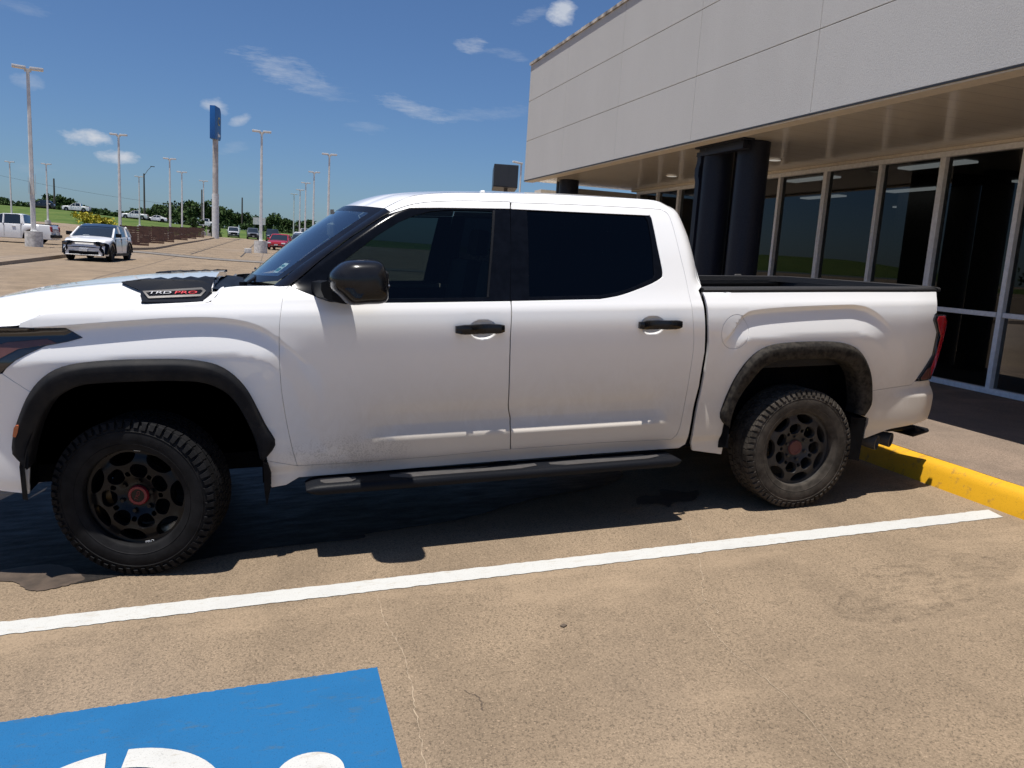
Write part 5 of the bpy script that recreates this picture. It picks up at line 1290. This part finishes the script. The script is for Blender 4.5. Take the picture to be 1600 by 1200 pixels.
# ============================================================ vegetation
def make_tree(x, y, zb, h, w, lb, seed, cat='tree', leaf='leaf', n=900, trunk=True, group='trees beyond the highway'):
    r_ = random.Random(seed); r = empty('tree' if cat == 'tree' else cat.replace(' ', '_'), lb, cat, (x, y, zb), group=group)
    if trunk:
        mb = MB(); mb.cyl((0, 0, -.5), (r_.uniform(-.2, .2), 0, h*.55), .07*w*.5+.08, .06, 8)
        for k in range(5):
            a = r_.uniform(0, 2*PI); z = h*r_.uniform(.25, .5); mb.cyl((0, 0, z), (math.cos(a)*w*.3, math.sin(a)*w*.3, z+h*.25), .07, .03, 6)
        mb.build('trunk', ['bark'], r)
    cl = [(Vector((r_.gauss(0, .22)*w, r_.gauss(0, .22)*w, h*r_.uniform(.28, .86))), r_.uniform(.14, .26)*w) for _ in range(16)]
    mb = MB(); lf = .10*w**.5
    for k in range(n):
        c, rr = r_.choice(cl); d = Vector((r_.gauss(0, 1), r_.gauss(0, 1), r_.gauss(0, 1))).normalized()*rr*r_.uniform(.45, 1.05); d.z *= .8
        p = c+d; p.z = min(max(p.z, h*.08), h); s_ = lf*r_.uniform(.6, 1.5)
        q = Euler((r_.uniform(0, 6), r_.uniform(0, 6), r_.uniform(0, 6))).to_matrix()
        mb.add([p+q@Vector(v)*s_ for v in ((-1, -.5, 0), (.2, -.8, .2), (1, .2, 0), (.3, 1, -.2), (-.8, .6, .1))], [[0, 1, 2, 3, 4]])
    mb.build('crown', [leaf], r, smooth=0, recalc=False); return r
TR = [(-31.0, 6.3, 3.4), (-28.0, 7.4, 4.6), (-25.6, 8.3, 5), (-22.5, 8.0, 5), (-20.2, 9.6, 6), (-17.6, 10.2, 6.5), (-15.0, 10.9, 6.5), (-12.8, 9.6, 5.5), (-10.6, 9.0, 5.5), (-8.4, 8.8, 5), (-6.2, 8.2, 5), (-4.0, 7.6, 4.6), (-1.8, 6.6, 4.2), (1.2, 8.4, 4.6), (3.4, 7.6, 4), (5.6, 7.2, 4), (8, 7.0, 4.4), (10.4, 7.3, 4.4), (13, 6.6, 4), (16, 6.8, 4.5),
      (-48.2, 7.6, 4.4), (-46.2, 9.1, 4.8), (-44.4, 8.0, 3.6), (-51.6, 6.9, 3.4), (-57.6, 7.5, 4), (-61, 7.8, 5), (-38.0, 6.7, 3.2), (-36.0, 6.0, 2.6), (-34.2, 5.9, 2.4), (-40.6, 6.2, 2.6)]
DSC = ['dense dark tree', 'broad dark green tree', 'rounded dark tree', 'low bushy tree', 'tall full tree']
for k, (x, zt, w) in enumerate(TR):
    y = 214+6*((k*37) % 10)/10; zb = pchip_t(CR, x)-.35
    side = 'in the far left clump' if x < -33 else ('in the clump left of the blue sign pylon' if x < -8 else 'right of the blue sign pylon')
    ORD = ['first', 'second', 'third', 'fourth', 'fifth', 'sixth', 'seventh', 'eighth', 'ninth', 'tenth', 'eleventh']
    grp = [t[0] for t in TR if (t[0] < -33) == (x < -33) and (t[0] < -8) == (x < -8)]; side = '%s from the left %s' % (ORD[sorted(grp).index(x)], 'among the trees at the far left' if x < -33 else ('left of the blue pylon' if x < -8 else 'right of the blue pylon'))
    h = (zt-zb)*(y/206)**1.0+.15
    make_tree(x*y/205, y, zb, h, w*1.15, '%s, %s' % (DSC[k % 5], side), 30+k, n=950)
for k in range(26):
    x = -66+k*3.6
    make_tree(x, 208.5, pchip_t(CR, x)-.4, 1.5+.8*((k*7) % 5)/5, 3.6, 'low dark bush in the row along the far side of the highway', 200+k, cat='bush', n=260, trunk=False, group='low bushes along the far side of the highway')
make_tree(-29.8, 150.5, 2.5, 1.9, 3.4, 'yellow flowering bush on the grass bank behind the white crossover', 301, cat='bush', leaf='leafy', n=420, trunk=False, group=None)
make_tree(-27.6, 151, 2.4, 1.3, 3.6, 'low yellow green bush right of the taller yellow bush', 302, cat='bush', leaf='leafy', n=420, trunk=False, group=None)
make_tree(-11.2, 135, 1.75, 2.9, 2.4, 'round dark bush at the end of the brown fences', 303, cat='bush', n=500, trunk=False, group=None)
make_tree(-8.0, 134, 1.6, 1.7, 3.0, 'spreading green shrub at the foot of the pylon sign', 304, cat='bush', n=400, trunk=False, group=None)
for k in range(34):
    y = -70+k*6.0; x = -150+((k*13) % 7)*3
    make_tree(x, y, 1.0, 5+((k*5) % 4), 9, 'tree in the far row across the field, seen only mirrored in the shop windows', 400+k, n=260, group='tree line across the field')
# ============================================================ vehicles
def car(kind, paint, loc, yaw, label, L=4.7, Wd=1.86, H=1.65, name='parked_car', group='vehicles on the lot and highway'):
    r = empty(name, label, {'pickup': 'pickup truck', 'suv': 'suv', 'sedan': 'car', 'van': 'van'}[kind], loc, (0, 0, yaw), group)
    hw = Wd/2; wr_ = .37 if kind in ('pickup', 'suv') else .33; xf, xb = L/2-.92, -L/2+1.0
    zb_ = .30 if kind in ('pickup',) else .24
    if kind == 'pickup':
        wr_ = .40; xb = -L/2+1.15
        bel = [(L/2, .70), (L/2-.05, 1.0), (L/2-.35, 1.10), (L/2-1.35, 1.16), (.95, 1.18), (-.9, 1.20), (-.95, 1.22), (-L/2+.05, 1.20), (-L/2, .9)]
        gh = [(.95+.25, 1.15), (.35, H-.10), (.1, H-.02), (-.75, H), (-1.0, H-.06), (-1.12, 1.18)]
    elif kind == 'suv':
        bel = [(L/2, .55), (L/2-.04, .78), (L/2-.25, .90), (L/2-1.1, 1.03), (.8, 1.05), (-L/2+.6, 1.12), (-L/2+.08, 1.10), (-L/2, .7)]
        gh = [(L/2-1.15, 1.02), (L/2-1.9, H-.16), (L/2-2.3, H-.05), (-.2, H), (-L/2+.9, H-.06), (-L/2+.22, 1.12)]
    elif kind == 'van':
        bel = [(L/2, .6), (L/2-.1, 1.0), (L/2-.9, 1.1), (-L/2+.05, 1.15), (-L/2, .7)]
        gh = [(L/2-.8, 1.08), (L/2-1.6, H-.05), (L/2-2.0, H), (-L/2+.2, H), (-L/2+.05, 1.15)]
    else:
        bel = [(L/2, .5), (L/2-.05, .7), (L/2-.5, .82), (L/2-1.3, .90), (-L/2+.9, .98), (-L/2+.08, .95), (-L/2, .6)]
        gh = [(L/2-1.35, .90), (L/2-2.15, H-.05), (.0, H), (-.6, H-.02), (-L/2+.75, .98)]
    bel_x = [(q[0], q[1]) for q in bel[::-1]]
    def top(x): return lerp_t(bel_x, x)
    def wid(x): return hw*(1-.13*sstep(.62, 1, abs(x)/(L/2))**1.5)
    def arch(x):
        z = zb_
        for cx in (xf, xb):
            d = abs(x-cx)
            if d < wr_+.07: z = max(z, wr_+math.sqrt((wr_+.07)**2-d*d))
        return z
    xs_ = sorted(set([-L/2+.005, L/2-.005]+[-L/2+L*i/64 for i in range(1, 64)]+[cx+s_*(wr_+.07-e) for cx in (xf, xb) for s_ in (-1, 1) for e in (.001, .01, .04, .09)]))
    mb = MB()
    for s_ in (1, -1):
        rows = []
        for x in xs_:
            w = wid(x); zt = top(x); za = min(arch(x), zt-.12)
            rows.append([Vector((x, s_*w*.90, za)), Vector((x, s_*w*.985, za+.01)), Vector((x, s_*w, za+(zt-za)*.35)), Vector((x, s_*w*.985, za+(zt-za)*.72)), Vector((x, s_*w*.95, zt-.035)), Vector((x, s_*w*.90, zt)), Vector((x, s_*w*.5, zt+.035)), Vector((x, 0, zt+.045))])
        mb.grid(rows)
        rows2 = [[Vector((x, s_*wid(x)*k, arch(x))) for k in (.90, .45)] for x in xs_]; mb.grid(rows2, mi=1)
    for x in (xs_[0], xs_[-1]):
        w = wid(x); mb.box((min(x, x*.985), -w*.9, zb_), (max(x, x*.985), w*.9, top(x)), 0)
    mb.box((-L/2+.1, -hw*.6, zb_-.02), (L/2-.1, hw*.6, zb_+.1), 1)
    body = mb.build('body', [paint, 'void'], r, smooth=40)
    # greenhouse
    ghs = sorted(gh); mb = MB()
    def gz_(x): return lerp_t(ghs, x)
    gx_ = sorted(set([ghs[0][0]+.001, ghs[-1][0]-.001]+[ghs[0][0]+(ghs[-1][0]-ghs[0][0])*i/30 for i in range(1, 30)])); rows = []
    for x in gx_:
        zt = gz_(x); zb2 = top(x)-.02; w = wid(x)
        t = max(0, (zt-zb2)/(H-1.0)); wt = w*(.93-.17*min(1, t))
        rows.append([Vector((x, -w*.93, zb2)), Vector((x, -wt, zt-.03)), Vector((x, -wt*.9, zt)), Vector((x, 0, zt+.02)), Vector((x, wt*.9, zt)), Vector((x, wt, zt-.03)), Vector((x, w*.93, zb2))])
    mb.grid(rows); mb.build('windows', ['glass_car'], r, smooth=30)
    mb = MB(); rr = [row[1:6] for x, row in zip(gx_, rows) if gz_(x) > H-.13]
    up = Vector((0, 0, .012)); mb.grid([[p+up for p in row] for row in rr]); roofm = paint if kind != 'suvb' else 'glass_car'
    mb.build('roof', [roofm if not label.startswith('white crossover') else 'glass_car'], r, smooth=40)
    # pillars
    px_ = {'pickup': [(.05, 0), (-.98, .06)], 'suv': [(-.05, 0), (-1.1, -.1), (-L/2+.45, .35)], 'sedan': [(-.1, 0), (-1.05, -.1)], 'van': [(.3, 0), (-.9, 0), (-L/2+.2, 0)]}[kind]
    for s_ in (1, -1):
        for x, lean in px_:
            mb = MB(); w = wid(x); mb.cyl((x, s_*w*.935, top(x)-.01), (x+lean, s_*w*.775, min(gz_(x+lean), H)-.02), .055 if kind != 'van' else .09, .05, 6); mb.build('pillar', [paint], r, smooth=40)
        mb = MB(); a = ghs[-1]; b2 = [q for q in ghs if q[1] > H-.17][-1]; mb.cyl((a[0]-.02, s_*wid(a[0])*.92, a[1]), (b2[0], s_*wid(b2[0])*.79, b2[1]-.01), .05, .045, 6); mb.build('pillar', [paint], r, smooth=40)
        mb = MB(); a = ghs[0]; b2 = [q for q in ghs if q[1] > H-.17][0]; mb.cyl((a[0]+.02, s_*wid(a[0])*.92, a[1]), (b2[0], s_*wid(b2[0])*.79, b2[1]-.01), .06, .05, 6); mb.build('pillar', [paint], r, smooth=40)
    if kind == 'pickup':
        mb = MB(); mb.box((-L/2+.08, -hw*.80, 1.18), (-1.15, hw*.80, 1.262)); mb.build('bed_opening', ['void'], r, smooth=0)
    for cx in (xf, xb):
        for s_ in (1, -1):
            w = bpy.data.objects.new('wheel', None); COL.objects.link(w); w.parent = r; w.location = (cx, s_*(hw*.985-.11), wr_); w.empty_display_size = .1
            if s_ == 1: w.rotation_euler = (0, 0, PI)
            mb = MB(); mb.lathe([(wr_*.62, -.105), (wr_*.80, -.115), (wr_*.96, -.095), (wr_, -.06), (wr_, .1), (wr_*.6, .11)], (0, 0, 0), 'y', 28); mb.build('tyre', ['rubber'], w)
            mb = MB(); mb.lathe([(0, -.06), (.07, -.07), (.08, -.055)], (0, 0, 0), 'y', 20)
            for k in range(5):
                a = 2*PI*k/5+.3; mb.box((-.03, -.085, .05), (.03, -.06, wr_*.60), rot=(0, a, 0), c=(0, -.07, 0))
            mb.lathe([(wr_*.56, -.06), (wr_*.64, -.10), (wr_*.64, .0)], (0, 0, 0), 'y', 28); mb.build('rim', ['silver' if kind == 'pickup' and 'grey' not in label else 'rim_r'], w)
            mb = MB(); mb.lathe([(0, -.02), (wr_*.62, -.02)], (0, 0, 0), 'y', 24); mb.build('hub_back', ['void'], w)
    for s_ in (1, -1):
        mb = MB(); x = L/2; w = wid(x)
        zl = top(L/2-.12)-.16
        mb.box((x-.30, min(s_*w*.58, s_*w*1.01), zl), (x-.0, max(s_*w*.58, s_*w*1.01), zl+.12), bev=.02); mb.build('headlight', ['headl' if 'crossover' not in label else 'lampdark'], r)
        mb = MB(); mb.box((-x-.005, min(s_*w*.70, s_*w*.99), .72 if kind != 'pickup' else .78), (-x+.10, max(s_*w*.70, s_*w*.99), .90 if kind != 'pickup' else 1.12), bev=.02); mb.build('tail_light', ['redlens'], r)
        mb = MB(); xm = ghs[-1][0]-.35; mb.box((xm-.06, min(s_*hw*.96, s_*(hw+.20)), top(xm)+.02), (xm+.06, max(s_*hw*.96, s_*(hw+.20)), top(xm)+.19), bev=.03); mb.build('side_mirror', [paint if kind != 'suv' else 'black_gloss'], r)
        for x_ in ((.45, -.55) if kind == 'pickup' else (.2, -.85)):
            mb = MB(); mb.box((x_-.1, min(s_*wid(x_)*.975, s_*(wid(x_)+.02)), top(x_)-.17), (x_+.1, max(s_*wid(x_)*.975, s_*(wid(x_)+.02)), top(x_)-.14)); mb.build('door_handle', [paint], r)
        for x_ in ((.98, .0, -.95) if kind == 'pickup' else (.95, -.02, -1.0)):
            mb = MB(); mb.box((x_-.006, min(s_*wid(x_)*.97, s_*(wid(x_)+.003)), .42), (x_+.006, max(s_*wid(x_)*.97, s_*(wid(x_)+.003)), top(x_)-.05)); mb.build('door_gap', ['void'], r, smooth=0)
    mb = MB()
    if kind == 'pickup': mb.box((L/2-.03, -hw*.55, .62), (L/2+.02, hw*.55, .95)); mb.box((L/2-.10, -hw*.9, .38), (L/2+.06, hw*.9, .58), bev=.02); mb.box((-L/2-.12, -hw*.88, .42), (-L/2+.08, hw*.88, .62), bev=.02)
    else: mb.box((L/2-.10, -hw*.62, .26), (L/2+.012, hw*.62, .40), bev=.02); mb.box((-L/2-.012, -hw*.7, .28), (-L/2+.1, hw*.7, .42), bev=.02)
    mb.build('bumper', ['plastic'], r)
    mb = MB(); mb.box((L/2+.0, -.16, .42 if kind != 'pickup' else .48), (L/2+.07, .16, .53 if kind != 'pickup' else .60)); mb.build('number_plate', ['plate'], r, smooth=0)
    mb = MB(); mb.box((-L/2-.13 if kind == 'pickup' else -L/2-.02, -.16, .60), (-L/2, .16, .72)); mb.build('number_plate', ['plate'], r, smooth=0)
    return r
def gnd(x, y): return terr(x, y)
# white crossover driving towards the camera
cx_ = car('suv', 'c_white', (-6.85, 36.3, gnd(-7, 35)+.0), R(-90-5), 'white crossover with a black roof and black front corners, facing the camera in the aisle', L=4.69, Wd=1.86, H=1.60, name='crossover')
L_ = 4.69; hw_ = .93
for s_ in (1, -1):
    mb = MB()
    P = [(L_/2+.03, .93*.40, .83), (L_/2+.02, .93*.62, .86), (L_/2-.12, .93*.94, .80), (L_/2-.30, .93*1.005, .74), (L_/2-.30, .93*1.005, .34), (L_/2-.10, .93*.95, .30), (L_/2+.02, .93*.80, .34), (L_/2+.03, .93*.66, .52), (L_/2+.03, .93*.72, .66), (L_/2+.04, .93*.44, .78)]
    n = len(P); mb.add([Vector((x, s_*y, z)) for x, y, z in P], [list(range(n))]); mb.add([Vector((x-.12, s_*y*.97, z)) for x, y, z in P], [list(range(n))]); mb.grid([[Vector((x, s_*y, z)) for x, y, z in P], [Vector((x-.12, s_*y*.97, z)) for x, y, z in P]], close=True)
    mb.build('front_corner_trim', ['trim'], cx_, smooth=0)
    for xw in (L_/2-.92, -L_/2+1.0):
        mb = MB(); rows = []
        for k in range(19):
            a = PI*k/18; rows.append([Vector((xw+r2*math.cos(a), s_*yy, .37+r2*math.sin(a))) for r2, yy in ((.435, .90), (.44, .955), (.50, .955), (.505, .90))])
        mb.grid(rows); mb.build('wheel_arch_cladding', ['plastic'], cx_, smooth=30)
    mb = MB(); mb.box((-1.0, min(s_*.86, s_*.945), .24), (1.05, max(s_*.86, s_*.945), .36)); mb.build('sill_cladding', ['plastic'], cx_, smooth=0)
mb = MB(); mb.box((L_/2-.02, -.40, .785), (L_/2+.035, .40, .835), bev=.01); mb.box((L_/2-.02, -.58, .30), (L_/2+.04, .58, .44), bev=.02); mb.build('grille', ['trim'], cx_)
mb = MB(); mb.box((L_/2+.02, -.70, .255), (L_/2+.055, .70, .285), bev=.008); mb.build('front_lip', ['c_silver'], cx_)
mb = MB(); mb.box((1.20, -.33, 1.10), (1.26, -.08, 1.115)); mb.build('dashboard_paper', ['sticker'], cx_)
# others
car('pickup', 'c_white', (-15.3, 54.2, gnd(-15, 54)), R(180-4), 'white pickup parked side on at the left edge behind the thick pole base', L=5.3, Wd=1.98, H=1.80)
car('suv', 'c_black', (-25.4, 73, gnd(-24, 73)), R(170), 'black car behind the white pickup at the left edge', L=4.8, Wd=1.9, H=1.7)
def hz(x): return pchip_t(CR, x)+.08
car('suv', 'c_black', (-48.2, 199, hz(-48)), PI, 'black suv on the grassy highway crest, leftmost vehicle there', L=4.9, Wd=1.95, H=1.8)
car('pickup', 'c_white', (-41.4, 199, hz(-41)), PI, 'white pickup driving on the highway crest in front of the far left trees', L=5.6, Wd=2.0, H=1.9)
car('pickup', 'c_white', (-29.3, 199, hz(-29.3)), PI, 'white pickup on the highway crest just behind the pale sedan', L=5.6, Wd=2.0, H=1.9)
car('sedan', 'c_white', (-25.0, 201, hz(-25)), PI, 'white sedan on the highway crest right behind the small light pole', L=4.8, Wd=1.85, H=1.45)
car('pickup', 'c_white', (-14.2, 199, hz(-14.2)), PI, 'white pickup on the highway crest just left of the pylon sign pole', L=5.8, Wd=2.0, H=1.9)
car('pickup', 'c_silver', (-5.75, 150, gnd(-6, 148)+.0), R(-90+4), 'silver white pickup facing the camera at the far end of the aisle', L=5.6, Wd=2.0, H=1.95)
car('pickup', 'c_grey', (-2.25, 143, gnd(-2, 143)), R(-90+3), 'dark grey pickup facing the camera right of the silver one', L=5.6, Wd=2.0, H=1.95)
car('pickup', 'c_black', (1.0, 128, gnd(1, 128)), R(-90+2), 'black pickup behind the red car, right of the dark grey pickup', L=5.6, Wd=2.0, H=1.95)
car('sedan', 'c_red', (1.55, 76, gnd(1, 76)), R(-100), 'red car parked next to the light pole left of the windscreen', L=4.6, Wd=1.85, H=1.50)
car('sedan', 'c_silver', (1.75, 88, gnd(1, 88)), R(-98), 'silver grey car directly behind the red car', L=4.6, Wd=1.85, H=1.45)
car('suv', 'c_white', (4.3, 100, gnd(4, 100)), R(-95), 'white suv behind the silver grey car, beside the windscreen', L=4.8, Wd=1.9, H=1.8)
car('suv', 'c_grey', (3.75, 84, gnd(4, 84)), R(-97), 'dark grey suv half hidden by the lower part of the windscreen', L=4.7, Wd=1.9, H=1.65)
car('van', 'c_white', (6.3, 132, gnd(6, 132)), R(-92), 'white van farthest back beside the windscreen', L=5.9, Wd=2.0, H=2.4)
